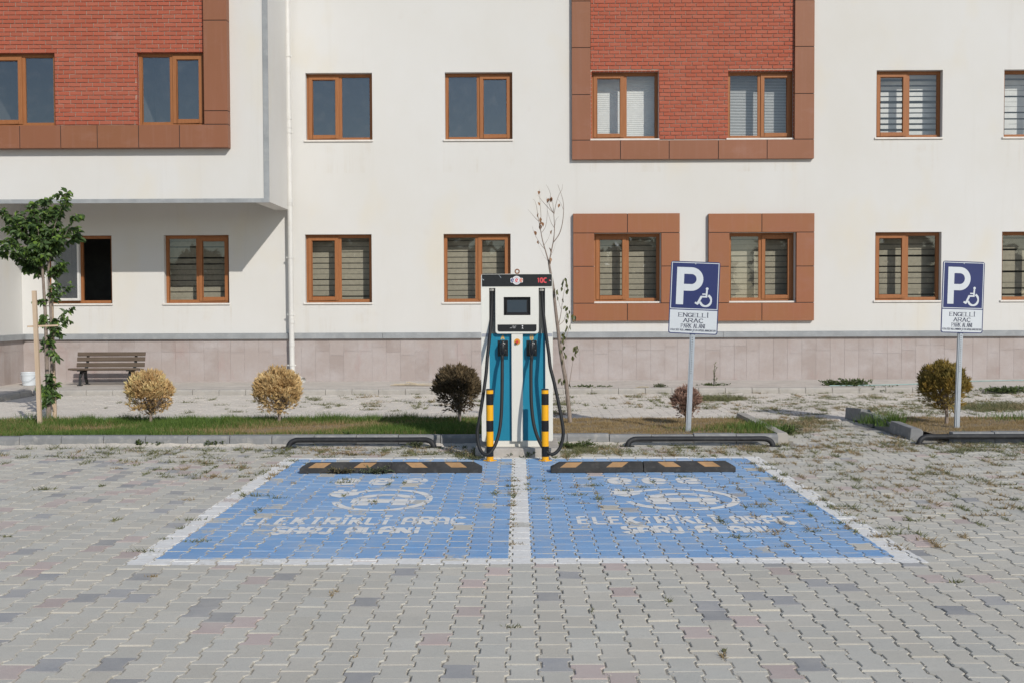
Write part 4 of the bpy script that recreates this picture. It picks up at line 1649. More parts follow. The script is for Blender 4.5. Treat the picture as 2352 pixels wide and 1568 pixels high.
# black strip under the screen with small print
lx0, lz1 = fxz(1990.5, 1298.5)
lx1, lz0 = fxz(2146, 1326)
lb = MB()
plate(lb, rounded_rect(lx0, lx1, lz0, lz1, 0.022, 'cd'), CY - 0.0155, CY - 0.011)
lo = lb.build('info_strip', M['cab_black'], ev)
pr = MB()
for (a, b_, y) in ((2050, 2066, 1304.5), (2048, 2066, 1308.2), (2040, 2066, 1312.0), (2087, 2095, 1314.5)):
    x0_, z0_ = fxz(a, y)
    x1_, _ = fxz(b_, y)
    k = int((x1_ - x0_) / 0.0068)
    for i in range(k):
        if (i * 7 + int(y)) % 5:
            pr.box(x0_ + i * 0.0068, x0_ + i * 0.0068 + 0.0045, CY - 0.0162, CY - 0.0154, z0_ - 0.002, z0_ + 0.002)
for y, r in ((1303.5, 0.008), (1310.5, 0.006)):
    x_, z_ = fxz(2090, y)
    pr.extrude(arc(x_, z_, r * 0.85, r, 0, 340, 12), lambda u, v, t: (u, t, v), CY - 0.0162, CY - 0.0154)
pr.build('small_print', M['logo_white'], lo)
# patterned tape strips on the stiles
for a, b_ in ((ex0 + 0.004, s0 - 0.002), (s3 + 0.006, ex1 - 0.003)):
    _, z1_ = fxz(1940, 1334)
    _, z0_ = fxz(1940, 1347)
    MB().box(a, b_, CY - 0.002, CY + 0.003, z0_, z1_).build('tape_strip', M['tape'], ev)
# emergency button
bxc, bzc = fxz(2068.7, 1366.5)
rb = MB()
rb.add(*(lambda n: ([(bxc + 0.034 * math.cos(2 * PI * i / n), CY - 0.004, bzc + 0.034 * math.sin(2 * PI * i / n)) for i in range(n)] +
                    [(bxc + 0.034 * math.cos(2 * PI * i / n), CY + 0.004, bzc + 0.034 * math.sin(2 * PI * i / n)) for i in range(n)],
                    [tuple(range(n))] + [(i, (i + 1) % n, (i + 1) % n + n, i + n) for i in range(n)]))(24))
bo = rb.build('button_plate', M['orange'], ev)
MB().tube([(bxc, CY - 0.003, bzc), (bxc, CY - 0.02, bzc), (bxc, CY - 0.026, bzc), (bxc, CY - 0.045, bzc)], [0.010, 0.010, 0.016, 0.014], 16).build('stop_button', M['red'], bo, smooth=True)
MB().extrude(arc(bxc, bzc, 0.034, 0.034, 200, 330, 10) + arc(bxc, bzc, 0.022, 0.022, 330, 200, 10), lambda u, v, t: (u, t, v), CY - 0.0065, CY - 0.0045).build('button_rim', M['letter_tan'], bo)
# lifting eye
rx_, rz_ = fxz(2068.7, 1084, CY + 0.35)
top_z = ez1
m = MB()
m.tube([(rx_ + 0.023 * math.cos(t), CY + 0.3, top_z + 0.036 + 0.023 * math.sin(t)) for t in [2 * PI * i / 18 for i in range(19)]], 0.0075, 8)
m.lathe(rx_, CY + 0.3, [(0.016, top_z - 0.002), (0.016, top_z + 0.012), (0.008, top_z + 0.02)], 12)
m.build('lifting_eye', M['rust_ring'], ev, smooth=True)
# holsters, letters
for xa, ch in ((2010.6, 'A'), (2126, 'B')):
    hx0, hz1 = fxz(xa - 20.5, 1361)
    hx1, hz0 = fxz(xa + 22, 1437)
    hm = MB()
    hm.box(hx0, hx1, CY + 0.040, CY + 0.05, hz0 + 0.035, hz1)
    ho = hm.build('holster', M['socket'], ev, bevel=0.006)
    hs = MB().extrude([(hz0 + 0.035, 0.04), (hz0 + 0.035, 0.0), (hz0 - 0.002, 0.045)], lambda u, v, t: (t, CY + v, u), hx0 + 0.015, hx1 - 0.002)
    hs.build('holster_chin', M['cab_teal'], ho)
    q, zq = fxz(xa + (0 if ch == 'A' else 1), 1350)
    if ch == 'A':
        polys = text_polys('A', q, zq - 0.022, 0.032, 0.046, 0.012, 0.012)
    else:
        polys = []
        for st in ([(0, 0), (0, 1)], BOWL, [(0, 0.5), (0.5, 0.5)] + arc(0.5, 0.25, 0.5, 0.25, 90, -90, 8)[1:] + [(0, 0)]):
            polys += stroke_quads([(q - 0.016 + u * 0.03, zq - 0.022 + v * 0.046) for u, v in st], 0.011, 0.010)
    lm = MB()
    for i, pl_ in enumerate(polys):
        lm.add([(u, CY + 0.0445 - 0.00005 * i, v) for u, v in pl_], [(0, 1, 2, 3)])
    lm.build('socket_letter', M['letter_tan'], ev, normals=False)
# badge and anniversary mark on the header band
ux, uz = fxz(2066.5, 1122)
k_ = 4.86e-3 / 1.7415 / 1.0
pxm = fxz(2100, 1122)[0] - fxz(2099, 1122)[0]        # metres per photo pixel on the front
y0 = CY - 0.0068
bd = MB()
bd.add([(ux + 17.5 * pxm * math.cos(a), y0, uz + 17.5 * pxm * math.sin(a)) for a in [2 * PI * i / 32 for i in range(32)]], [tuple(range(32))])
for dx in (-17, 18.5):
    bd.add([(u, y0 - 0.0003, v) for u, v in rounded_rect(ux + (dx - 7) * pxm, ux + (dx + 6.5) * pxm, uz - 9 * pxm, uz + 9 * pxm, 3 * pxm)], [tuple(range(28))])
bo2 = bd.build('badge', M['logo_white'], band, normals=False)
tk = MB()
for i in range(40):
    a = 2 * PI * i / 40
    ca, sa = math.cos(a), math.sin(a)
    r0, r1, wd = 9.5 * pxm, 14.5 * pxm, 0.42 * pxm
    tk.add([(ux + ca * r0 - sa * wd, y0 - 0.0006, uz + sa * r0 + ca * wd), (ux + ca * r0 + sa * wd, y0 - 0.0006, uz + sa * r0 - ca * wd),
            (ux + ca * r1 + sa * wd, y0 - 0.0006, uz + sa * r1 - ca * wd), (ux + ca * r1 - sa * wd, y0 - 0.0006, uz + sa * r1 + ca * wd)], [(0, 1, 2, 3)])
tk.build('badge_rays', M['logo_grey'], bo2, normals=False)
for dx, mt in ((-17, 'logo_navy'), (0, 'logo_red'), (18.5, 'logo_coral')):
    lm = MB()
    for i, pl_ in enumerate(text_polys('e', ux + dx * pxm, uz - 6.5 * pxm, 8 * pxm, 13 * pxm, 3.2 * pxm, 2.4 * pxm)):
        lm.add([(u, y0 - 0.0010 - 0.00004 * i, v) for u, v in pl_], [(0, 1, 2, 3)])
    lm.build('badge_letter', M[mt], bo2, normals=False)
lm = MB()
ux2, uz2 = fxz(2160, 1122)
pl_all = []
for st, xo, wd in ((GL['1'], -9.5, 7), (arc(0.5, 0.5, 0.5, 0.5, 90, 450, 18), 1.5, 9), (arc(0.5, 0.5, 0.5, 0.5, 60, 300, 16), 15, 13)):
    sts = st if isinstance(st[0], list) else [st]
    for s_ in sts:
        pl_all += stroke_quads([(ux2 + (xo + u * wd) * pxm, uz2 + (-9 + v * 18) * pxm) for u, v in s_], 4.3 * pxm, 3.2 * pxm)
for i, pl_ in enumerate(pl_all):
    lm.add([(u, y0 - 0.00004 * i, v) for u, v in pl_], [(0, 1, 2, 3)])
star = [(ux2 + (38 + 3.6 * (1 if i % 2 == 0 else 0.45) * math.cos(PI / 2 + i * PI / 5)) * pxm, y0, uz2 + 3.6 * (1 if i % 2 == 0 else 0.45) * math.sin(PI / 2 + i * PI / 5) * pxm) for i in range(10)]
lm.add(star, [tuple(range(10))])
lm.build('anniversary_mark', M['logo_red'], band, normals=False)
sc_ = MB()
for (xa, ya, xb, yb) in ((1924, 1108, 1932, 1121), (1995, 1100, 2004, 1112)):
    (u0, v0), (u1, v1) = fxz(xa, ya), fxz(xb, yb)
    sc_.quad((u0, y0, v0), (u0 + 0.002, y0, v0), (u1 + 0.003, y0, v1), (u1 - 0.003, y0, v1))
for xa, ya in ((1934, 1120), (2202, 1123)):
    u0, v0 = fxz(xa, ya)
    sc_.add([(u0 + 0.006 * math.cos(a), y0 - 0.0004, v0 + 0.006 * math.sin(a)) for a in [2 * PI * i / 10 for i in range(10)]], [tuple(range(10))])
sc_.build('screw_and_scratches', M['steel'], band, normals=False)
# cables
def smooth_path(pts, n=8):
    pts = [Vector(q) for q in pts]
    out = []
    for i in range(len(pts) - 1):
        p0, p1, p2, p3 = pts[max(i - 1, 0)], pts[i], pts[i + 1], pts[min(i + 2, len(pts) - 1)]
        for k in range(n):
            t = k / n
            out.append(0.5 * ((2 * p1) + (p2 - p0) * t + (2 * p0 - 5 * p1 + 4 * p2 - p3) * t * t + (3 * p1 - p0 - 3 * p2 + p3) * t ** 3))
    out.append(pts[-1])
    return out


def c1f(x, y):
    return 1880 + x / 3.92, 1060 + y / 3.92


def c2f(x, y):
    return 1860 + x / 3.5636, 1440 + y / 3.5636


LEFT = [(*c1f(345, 395), 0.035), (*c1f(340, 640), 0.03), (*c1f(328, 900), -0.01), (*c1f(305, 1150), -0.09), (*c1f(272, 1450), -0.18), (*c2f(300, 190), -0.24), (*c2f(255, 520), -0.29), (*c2f(203, 850), -0.32), (*c2f(176, 1020), -0.34),
        (*c2f(188, 1180), -0.36), (*c2f(230, 1290), -0.39), (*c2f(300, 1345), -0.41), (*c2f(370, 1300), -0.40), (*c2f(440, 1180), -0.36), (*c2f(490, 1000), -0.31), (*c2f(517, 760), -0.25), (*c2f(528, 400), -0.17), (*c2f(530, 60), -0.10), (*c1f(505, 1470), -0.06), (*c1f(506, 1395), -0.035)]
RIGHT = [(*c1f(1126, 395), 0.035), (*c1f(1140, 640), 0.03), (*c1f(1162, 860), -0.01), (*c1f(1190, 1080), -0.09), (*c1f(1235, 1380), -0.18), (*c2f(1215, 90), -0.23), (*c2f(1272, 320), -0.28), (*c2f(1340, 640), -0.32), (*c2f(1393, 930), -0.35),
         (*c2f(1396, 1090), -0.36), (*c2f(1350, 1250), -0.38), (*c2f(1250, 1335), -0.40), (*c2f(1150, 1285), -0.39), (*c2f(1060, 1150), -0.36), (*c2f(985, 930), -0.31), (*c2f(948, 640), -0.24), (*c2f(940, 320), -0.16), (*c2f(942, 60), -0.10), (*c1f(966, 1470), -0.06), (*c1f(966, 1395), -0.035)]
for pts_, hx in ((LEFT, 505), (RIGHT, 966)):
    path3 = [fat(x, y, CY + d) for x, y, d in pts_]
    path3 = [Vector((q.x, q.y, max(q.z, 0.022))) for q in path3]
    co = MB().tube(smooth_path(path3), 0.0185, 12).build('charging_cable', M['cable'], ev, smooth=True)
    q = fat(*c1f(345 if hx == 505 else 1126, 395), CY + 0.035)
    g = MB().lathe(q.x, q.y, [(0.020, q.z - 0.012), (0.029, q.z - 0.010), (0.030, q.z + 0.010), (0.024, q.z + 0.014), (0.024, q.z + 0.028), (0.03, q.z + 0.03)], 8)
    g.build('cable_gland', M['brass'], co, smooth=False)
    # connector hanging in its holster: handle, head, trigger
    tp_ = [fat(*c1f(hx, 1400), CY - 0.035), fat(*c1f(hx + 2, 1370), CY - 0.055), fat(*c1f(hx + 5, 1300), CY - 0.06), fat(*c1f(hx + 8, 1240), CY - 0.045), fat(*c1f(hx + 8, 1222), CY - 0.01), fat(*c1f(hx + 8, 1222), CY + 0.045)]
    con = MB().tube(tp_, [0.022, 0.026, 0.030, 0.034, 0.032, 0.030], 14).build('connector', M['socket'], ev, smooth=True)
    q = fat(*c1f(hx + 8, 1265), CY - 0.02)
    hm = MB().box(q.x - 0.031, q.x + 0.031, CY - 0.075, CY + 0.03, q.z - 0.030, q.z + 0.034)
    hm.build('connector_head', M['socket'], con, bevel=0.012)
    q = fat(*c1f(hx + 50, 1360), CY)
    tr_ = MB().box(q.x - 0.010, q.x + 0.010, CY - 0.03, CY + 0.04, q.z - 0.018, q.z + 0.024)
    tr_.build('connector_latch', M['socket'], con, bevel=0.004)
# feet of the cabinet and its concrete base
bs = MB()
bs.box(ex0 + 0.055, ex1 - 0.055, CY + 0.05, CY + 0.70, 0.098, ez0 + 0.004)
bs.build('base_frame', M['cab_white'], ev)
cb = MB().box(ex0 - 0.07, ex1 + 0.07, CY - 0.10, CY + 0.86, -0.02, 0.10)
cb.build('concrete_base', M['concrete'], ev, bevel=0.012)

# ------------------------------------------------------------------ bollards


def bollard(xf, label):
    b0 = gr(xf * VF, 1057)
    m = MB()
    t = thing('bollard', (b0.x, b0.y, 0), label, 'bollard', 'striped bollards before the charging station')
    r, H = 0.0385, 0.765
    zs = [0.008, 0.047, 0.158, 0.317, 0.435, 0.602, 0.722, H]
    MB().lathe(0, 0, [(0.074, 0.0), (0.074, 0.006), (0.07, 0.0085)], 4).build('base_plate', M['yellow'], t, local=True)
    po = MB().lathe(0, 0, [(r, 0.006), (r, H)], 28, cap=False).build('post', M['yellow'], t, local=True, smooth=True)
    for i in range(7):
        a, b_ = zs[i], zs[i + 1]
        if i % 2 == 1:
            MB().lathe(0, 0, [(r + 0.0008, a), (r + 0.0008, b_)], 28, cap=False).build('black_band', M['gloss_black'], po, local=True, smooth=True)
    MB().lathe(0, 0, [(r + 0.0012, H - 0.004), (r + 0.0012, H + 0.004), (r - 0.004, H + 0.008)], 28).build('cap', M['iron'], t, local=True, smooth=True)
    for a in (45, 135, 225, 315):
        c_, s_ = 0.055 * math.cos(math.radians(a + 45)), 0.055 * math.sin(math.radians(a + 45))
        MB().lathe(c_, s_, [(0.006, 0.008), (0.006, 0.016)], 6).build('anchor_bolt', M['steel'], t, local=True)
    return t


bollard(1960, 'yellow and black striped steel bollard before socket A, left of the two')
bollard(2181, 'yellow and black striped steel bollard before socket B, right of the two')

# ------------------------------------------------------------------ rubber wheel stops


def wheel_stop(v0, v1, vy0, vy1, label, gap):
    a, b_ = gr(v0, vy0), gr(v1, vy1)
    L = (b_ - a).length
    t = thing('wheel_stop', ((a.x + b_.x) / 2, (a.y + b_.y) / 2, 0), label, 'wheel stop', 'rubber wheel stops in the blue bays',
              rot=(0, 0, math.atan2(b_.y - a.y, b_.x - a.x)))
    W_, H_ = 0.155, 0.10
    prof = [(0, 0.001), (0, 0.052), (0.055, H_), (0.115, H_), (W_, 0.052), (W_, 0.001)]
    for s in (-1, 1):
        m = MB()
        rings = []
        e, inn = s * L / 2, s * gap / 2
        for x, k in ((inn, 1.0), (e - s * 0.085, 1.0), (e, 0.0)):
            rg = []
            for u, v in prof:
                vv = v if k == 1.0 else min(v, 0.052)
                uu = u if k == 1.0 else (0.0 if u < 0.06 else W_) if v < 0.06 else (0.03 if u < 0.08 else W_ - 0.03)
                rg.append((x, uu, vv))
            rings.append(rg)
        n = len(prof)
        vs = [q for r_ in rings for q in r_]
        fs = [(i * n + j, i * n + (j + 1) % n, (i + 1) * n + (j + 1) % n, (i + 1) * n + j) for i in range(2) for j in range(n)]
        fs += [tuple(range(n)), tuple(2 * n + j for j in range(n - 1, -1, -1))]
        m.add(vs, fs)
        half = m.build('rubber_block', M['rubber'], t, local=True, bevel=0.005)
        half.rotation_euler = (0, 0, s * (-0.004))
        # yellow pads set in the sloping face
        for c in ((0.26, 0.69) if s > 0 else (0.26, 0.76)):
            x = s * (c * L / 2 + 0.02)
            sk = s * 0.035
            w2 = 0.078
            nrm = Vector((0, -0.048, 0.055)).normalized() * 0.0016
            q = [(x - w2 + sk, 0.0035, 0.0555), (x + w2 + sk, 0.0035, 0.0555), (x + w2 - sk, 0.0535, 0.0985), (x - w2 - sk, 0.0535, 0.0985)]
            pm = MB()
            q2 = [tuple(Vector(v) + nrm) for v in q]
            pm.add(q + q2, [(4, 5, 6, 7), (0, 1, 5, 4), (1, 2, 6, 5), (2, 3, 7, 6), (3, 0, 4, 7)])
            pm.build('reflective_pad', M['pad'], half, local=True)
    return t


wheel_stop(688, 1107, 1086.5, 1085, 'black rubber wheel stop with worn orange pads in the left blue bay', 0.002)
wheel_stop(1266, 1690, 1085.5, 1083, 'black rubber wheel stop with a gap in its middle in the right blue bay', 0.007)

# ------------------------------------------------------------------ bent black pipes along the kerb


def pipe_rail(v0, v1, y, vy, label):
    a, b_ = at(v0, vy, y), at(v1, vy, y)
    t = thing('pipe_rail', ((a.x + b_.x) / 2, y, 0), label, 'pipe rail', 'black pipe rails before the kerb')
    h = 0.088
    L = (b_.x - a.x) / 2
    pts = [(-L + 0.035, -0.025, 0.0), (-L + 0.04, -0.022, 0.03), (-L + 0.065, -0.014, 0.064), (-L + 0.11, -0.005, 0.084), (-L + 0.16, 0, h), (-L + 0.35, 0, h + 0.001), (0, 0, h),
           (L - 0.35, 0, h - 0.001), (L - 0.16, 0, h), (L - 0.11, -0.005, 0.084), (L - 0.065, -0.014, 0.064), (L - 0.04, -0.022, 0.03), (L - 0.035, -0.025, 0.0)]
    MB().tube(smooth_path(pts, 4), 0.0315, 14).build('pipe', M['black_pipe'], t, local=True, smooth=True)
    for s in (-1, 1):
        MB().box(s * (L - 0.03) - 0.085, s * (L - 0.03) + 0.085, -0.075, 0.045, 0.0005, 0.007).build('foot_plate', M['black_pipe'], t, local=True)
    return t


pipe_rail(657, 1003, KY - 0.14, 1010, 'bent black pipe rail before the kerb behind the left blue bay')
pipe_rail(1434, 1781, KY - 0.14, 1010, 'bent black pipe rail before the kerb under the leaning parking sign')
pipe_rail(2103, 2450, KY + 0.0, 1004, 'bent black pipe rail before the short lawn, cut by the right edge')

# ------------------------------------------------------------------ parking signs


def disabled_glyph():
    out = []
    out.append(arc(0.60, 0.93, 0.072, 0.072, 0, 345, 14))
    out += stroke_quads([(0.595, 0.86), (0.575, 0.50)], 0.085, 0.085)
    out += stroke_quads([(0.62, 0.51), (0.30, 0.51)], 0.085, 0.085)
    out += stroke_quads([(0.585, 0.645), (0.36, 0.645)], 0.065, 0.065)
    out += stroke_quads([(0.33, 0.53), (0.13, 0.13)], 0.085, 0.085)
    out += stroke_quads([(0.16, 0.11), (0.0, 0.20)], 0.07, 0.07)
    out += stroke_quads(arc(0.54, 0.32, 0.29, 0.30, 62, -165, 20), 0.085, 0.085, 0.1)
    return out


def parking_sign(vxb, vyb, vxc, vyc, wdt, hgt, lean, yaw, label):
    g0 = gr(vxb, vyb, LZ)
    t = thing('parking_sign', (g0.x, g0.y, LZ - 0.03), label, 'sign', 'parking signs on the lawns', rot=(0, lean, yaw))
    cc = at(vxc, vyc, g0.y)
    zc = math.hypot(cc.x - g0.x, cc.z - LZ + 0.03)
    ztop = zc + hgt * 0.47
    # channel post: web with two flanges and a row of holes
    pm = MB()
    prof = [(-0.032, 0.0), (-0.032, 0.03), (-0.029, 0.03), (-0.029, 0.003), (-0.014, 0.003), (-0.014, -0.006), (0.014, -0.006), (0.014, 0.003), (0.029, 0.003), (0.029, 0.03), (0.032, 0.03), (0.032, 0.0), (0.017, 0.0), (0.017, -0.009), (-0.017, -0.009), (-0.017, 0.0)]
    pm.extrude(prof, lambda u, v, w_: (u, v + 0.012, w_), 0.0, ztop)
    post = pm.build('post', M['steel'], t, local=True)
    hm = MB()
    z = 0.75
    while z < zc - hgt / 2 - 0.02:
        hm.add([(0.006 * math.cos(a), 0.0026, z + 0.006 * math.sin(a)) for a in [2 * PI * i / 8 for i in range(8)]], [tuple(range(8))])
        z += 0.028
    hm.build('bolt_holes', M['iron'], post, local=True, normals=False)
    # panel
    x0, x1, z0, z1 = -wdt / 2, wdt / 2, zc - hgt / 2, zc + hgt / 2
    pn = MB()
    pn.extrude(rounded_rect(x0, x1, z0, z1, 0.03), lambda u, v, w_: (u, w_, v), -0.006, 0.0)
    panel = pn.build('sign_panel', M['sign_blue'], t, local=True)
    zs = z0 + hgt * 0.335
    Y1 = -0.0066
    wh = MB()
    i0, i1, j0, j1 = x0 + 0.012, x1 - 0.012, zs + 0.006, z1 - 0.012
    th = 0.009
    for q in ((i0, i0 + th, j0, j1), (i1 - th, i1, j0, j1), (i0 + th, i1 - th, j1 - th, j1), (i0 + th, i1 - th, j0, j0 + th)):
        wh.quad((q[0], Y1, q[2]), (q[1], Y1, q[2]), (q[1], Y1, q[3]), (q[0], Y1, q[3]))
    lower = rounded_rect(x0 + 0.012, x1 - 0.012, z0 + 0.012, zs - 0.006, 0.022, 'cd')
    wh.add([(u, Y1, v) for u, v in lower], [tuple(range(len(lower)))])
    wh.build('white_field', M['sign_white'], panel, local=True, normals=False)
    pg = MB()
    bw, bh = i1 - i0, j1 - j0
    n = 0

    def lay(mb, polys, y=-0.0072):
        for i, q in enumerate(polys):
            mb.add([(u, y - 0.00003 * i, v) for u, v in q], [tuple(range(len(q)))])
    # letter P
    ox, oz, ph, pw = i0 + bw * 0.115, j0 + bh * 0.095, bh * 0.80, bw * 0.56
    sw = pw * 0.275
    ro, ri = ph * 0.315, ph * 0.315 - sw * 0.93
    cxp, czp = ox + pw - ro, oz + ph - ro
    outer = arc(cxp, czp, ro, ro, 90, -90, 18)
    inner = arc(cxp, czp, ri, ri, 90, -90, 18)
    lay(pg, [[(ox, oz), (ox + sw, oz), (ox + sw, oz + ph), (ox, oz + ph)], [(ox + sw, outer[0][1]), (ox + sw, inner[0][1]), inner[0], outer[0]],
             [(ox + sw, inner[-1][1]), (ox + sw, outer[-1][1]), outer[-1], inner[-1]]] + [[outer[k], inner[k], inner[k + 1], outer[k + 1]] for k in range(18)])
    pg.build('letter_p', M['sign_white'], panel, local=True, normals=False)
    dg = MB()
    S_ = bh * 0.41
    dxo, dzo = i0 + bw * 0.52, j0 + bh * 0.065
    lay(dg, [[(dxo + u * S_, dzo + v * S_) for u, v in q] for q in disabled_glyph()])
    dg.build('wheelchair_symbol', M['sign_white'], panel, local=True, normals=False)
    lt = MB()
    hz = zs - z0
    lay(lt, text_polys('ENGELL\u0130', 0, z0 + hz * 0.70, wdt * 0.60, hz * 0.155, 0.0095, 0.004, True, 0.32))
    lay(lt, text_polys('ARA\u00c7', 0, z0 + hz * 0.475, wdt * 0.40, hz * 0.155, 0.0095, 0.004, True, 0.28))
    lay(lt, text_polys('PARK ALANI', 0, z0 + hz * 0.255, wdt * 0.485, hz * 0.16, 0.0062, 0.003, True, 0.34))
    lay(lt, text_polys('(USULS\u00dcZ KULLANIMDA CEZA UYGULANACAKTIR)', 0, z0 + hz * 0.125, wdt * 0.93, hz * 0.075, 0.0032, 0.0018, False, 0.34))
    lt.build('lettering', M['ink'], panel, local=True, normals=False)
    for zz in (z1 - 0.028, z0 + 0.03):
        MB().tube([(0, -0.006, zz), (0, -0.012, zz)], [0.009, 0.006], 10).build('bolt', M['steel'], panel, local=True, smooth=True)
    return t


parking_sign(1581, 988, 1595.5, 684.5, 0.612, 0.905, math.radians(2.4), math.radians(-4), 'disabled parking sign on a leaning steel post beside the small dead shrub')
parking_sign(2200, 979.5, 2213.5, 683, 0.578, 0.915, math.radians(1.7), math.radians(9), 'disabled parking sign on a steel post before the golden round shrub, right of the two')

# ------------------------------------------------------------------ bench, bucket, sticks, hoses
b0 = gr(250, 880, WALK_Z)
BX0, BX1 = at(178, 830, 22.52).x, at(333.5, 830, 22.52).x
bench = thing('bench', ((BX0 + BX1) / 2, 22.34, WALK_Z), 'weathered brown slatted bench with dark iron legs against the stone plinth', 'bench')
hw = (BX1 - BX0) / 2
for i, (y, z) in enumerate(((0.145, 0.395), (0.175, 0.51), (0.205, 0.61))):
    m = MB()
    d = Vector((0, 0.25, 1)).normalized()
    hh = 0.042 if i < 2 else 0.04
    nrm = Vector((0, -1, 0.25)).normalized() * 0.018
    c = Vector((0, y, z))
    vs = [c + Vector((sx * hw, 0, 0)) + d * sz * hh + nrm * sy for sy in (1, -1) for sz in (-1, 1) for sx in (-1, 1)]
    m.add(vs, [(0, 1, 3, 2), (4, 6, 7, 5), (0, 2, 6, 4), (1, 5, 7, 3), (0, 4, 5, 1), (2, 3, 7, 6)])
    m.build('back_slat', M['bench_wood'], bench, local=True, bevel=0.006)
for y, z in ((-0.27, 0.335), (-0.165, 0.325), (-0.06, 0.315), (0.045, 0.308)):
    MB().box(-hw, hw, y - 0.045, y + 0.045, z - 0.018, z + 0.018).build('seat_slat', M['bench_wood'], bench, local=True, bevel=0.005)
for s in (-1, 1):
    x = s * (hw - 0.2)
    m = MB()
    th = 0.024
    def limb(pts, w0):
        for (p0, p1), (wa, wb) in zip(zip(pts[:-1], pts[1:]), zip(w0[:-1], w0[1:])):
            p0, p1 = Vector((0, *p0)), Vector((0, *p1))
            dd = (p1 - p0).normalized()
            sd = Vector((0, -dd.z, dd.y))
            vs = [Vector((x + e * th, 0, 0)) + q for e in (-1, 1) for q in (p0 - sd * wa, p0 + sd * wa, p1 + sd * wb, p1 - sd * wb)]
            m.add(vs, [(0, 1, 2, 3), (7, 6, 5, 4), (0, 4, 5, 1), (1, 5, 6, 2), (2, 6, 7, 3), (3, 7, 4, 0)])
    limb([(-0.215, 0.01), (-0.205, 0.17), (-0.13, 0.26), (0.05, 0.285)], [0.014, 0.016, 0.028, 0.026])
    limb([(0.16, 0.01), (0.085, 0.14), (0.075, 0.275), (0.18, 0.385), (0.25, 0.63)], [0.016, 0.024, 0.03, 0.018, 0.012])
    limb([(-0.30, 0.305), (0.08, 0.278)], [0.012, 0.012])
    m.box(x - 0.045, x + 0.045, -0.26, -0.17, 0.0, 0.014)
    m.box(x - 0.045, x + 0.045, 0.12, 0.21, 0.0, 0.014)
    m.build('leg', M['iron'], bench, local=True)

bq = gr(66, 879.5, WALK_Z)
bk = thing('bucket', (bq.x, 22.35, WALK_Z), 'white plastic bucket standing in the corner by the stone plinth', 'bucket')
bk.location.x = at(67, 865, 22.35).x
MB().lathe(0, 0, [(0.128, 0.0), (0.15, 0.20), (0.163, 0.205), (0.163, 0.215), (0.155, 0.22), (0.163, 0.25), (0.166, 0.262), (0.158, 0.262), (0.145, 0.21), (0.12, 0.02)], 28).build('pail', M['bucket'], bk, local=True, smooth=True)
MB().tube([(-0.163 * math.cos(a), -0.163 * math.sin(a) - 0.012, 0.225 - 0.14 * math.sin(a)) for a in [PI * i / 14 for i in range(15)]], 0.004, 6).build('bail_handle', M['steel'], bk, local=True, smooth=True)

sb = gr(945, 885.5, WALK_Z)
stk = thing('stick_pile', (sb.x, sb.y, WALK_Z), 'small pile of pale dry sticks lying on the sidewalk edge', 'sticks')
for i in range(9):
    a = random.gauss(0, 0.08)
    L = random.uniform(0.22, 0.42)
    ox = random.uniform(-0.15, 0.15)
    z = 0.010 + 0.008 * (i % 4)
    y = random.uniform(-0.08, 0.10)
    MB().tube([(ox - L * math.cos(a), y - L * math.sin(a), z), (ox, y + 0.015, z + random.uniform(0, 0.012)), (ox + L * math.cos(a), y + L * math.sin(a), z)], [0.005, 0.008, 0.006], 6).build('stick', M['stick'], stk, local=True, smooth=True)
MB().tube([(-0.12, 0, 0.02), (-0.10, 0.0, 0.07), (-0.05, 0.02, 0.075), (0.02, 0.02, 0.055), (0.10, 0.03, 0.05)], [0.004, 0.008, 0.012, 0.01, 0.006], 7).build('stick', M['stick'], stk, local=True, smooth=True)


def hose(name, pts, r, mat, label):
    p3 = smooth_path(pts, 6)
    base = Vector(pts[len(pts) // 2])
    o = MB().tube(p3, r, 7).build(name, mat, None, smooth=True, at=(base.x, base.y, base.z))
    tag(o, label, 'hose')


hose('garden_hose', [(q.x, q.y, q.z + 0.012) for q in (gr(1312, 900, 0.0), gr(1350, 897.5, 0.0), gr(1385, 899.5, 0.0), gr(1420, 897, 0.02), gr(1450, 893, 0.06), gr(1470, 889, 0.10), gr(1490, 889.5, 0.10))], 0.010, M['hose'], 'pale yellow garden hose trailing over the sidewalk kerb beside weeds')
hose('garden_hose', [(q.x, q.y, q.z + 0.010) for q in (gr(1905, 886, 0.10), gr(2000, 884.5, 0.10), gr(2100, 882, 0.10), gr(2220, 876, 0.10), gr(2360, 873, 0.10))], 0.010, M['hose_teal'], 'thin teal hose lying along the sidewalk on the right')

# ------------------------------------------------------------------ shrubs clipped to balls


def unit(v):
    return v / np.linalg.norm(v, axis=-1, keepdims=True)


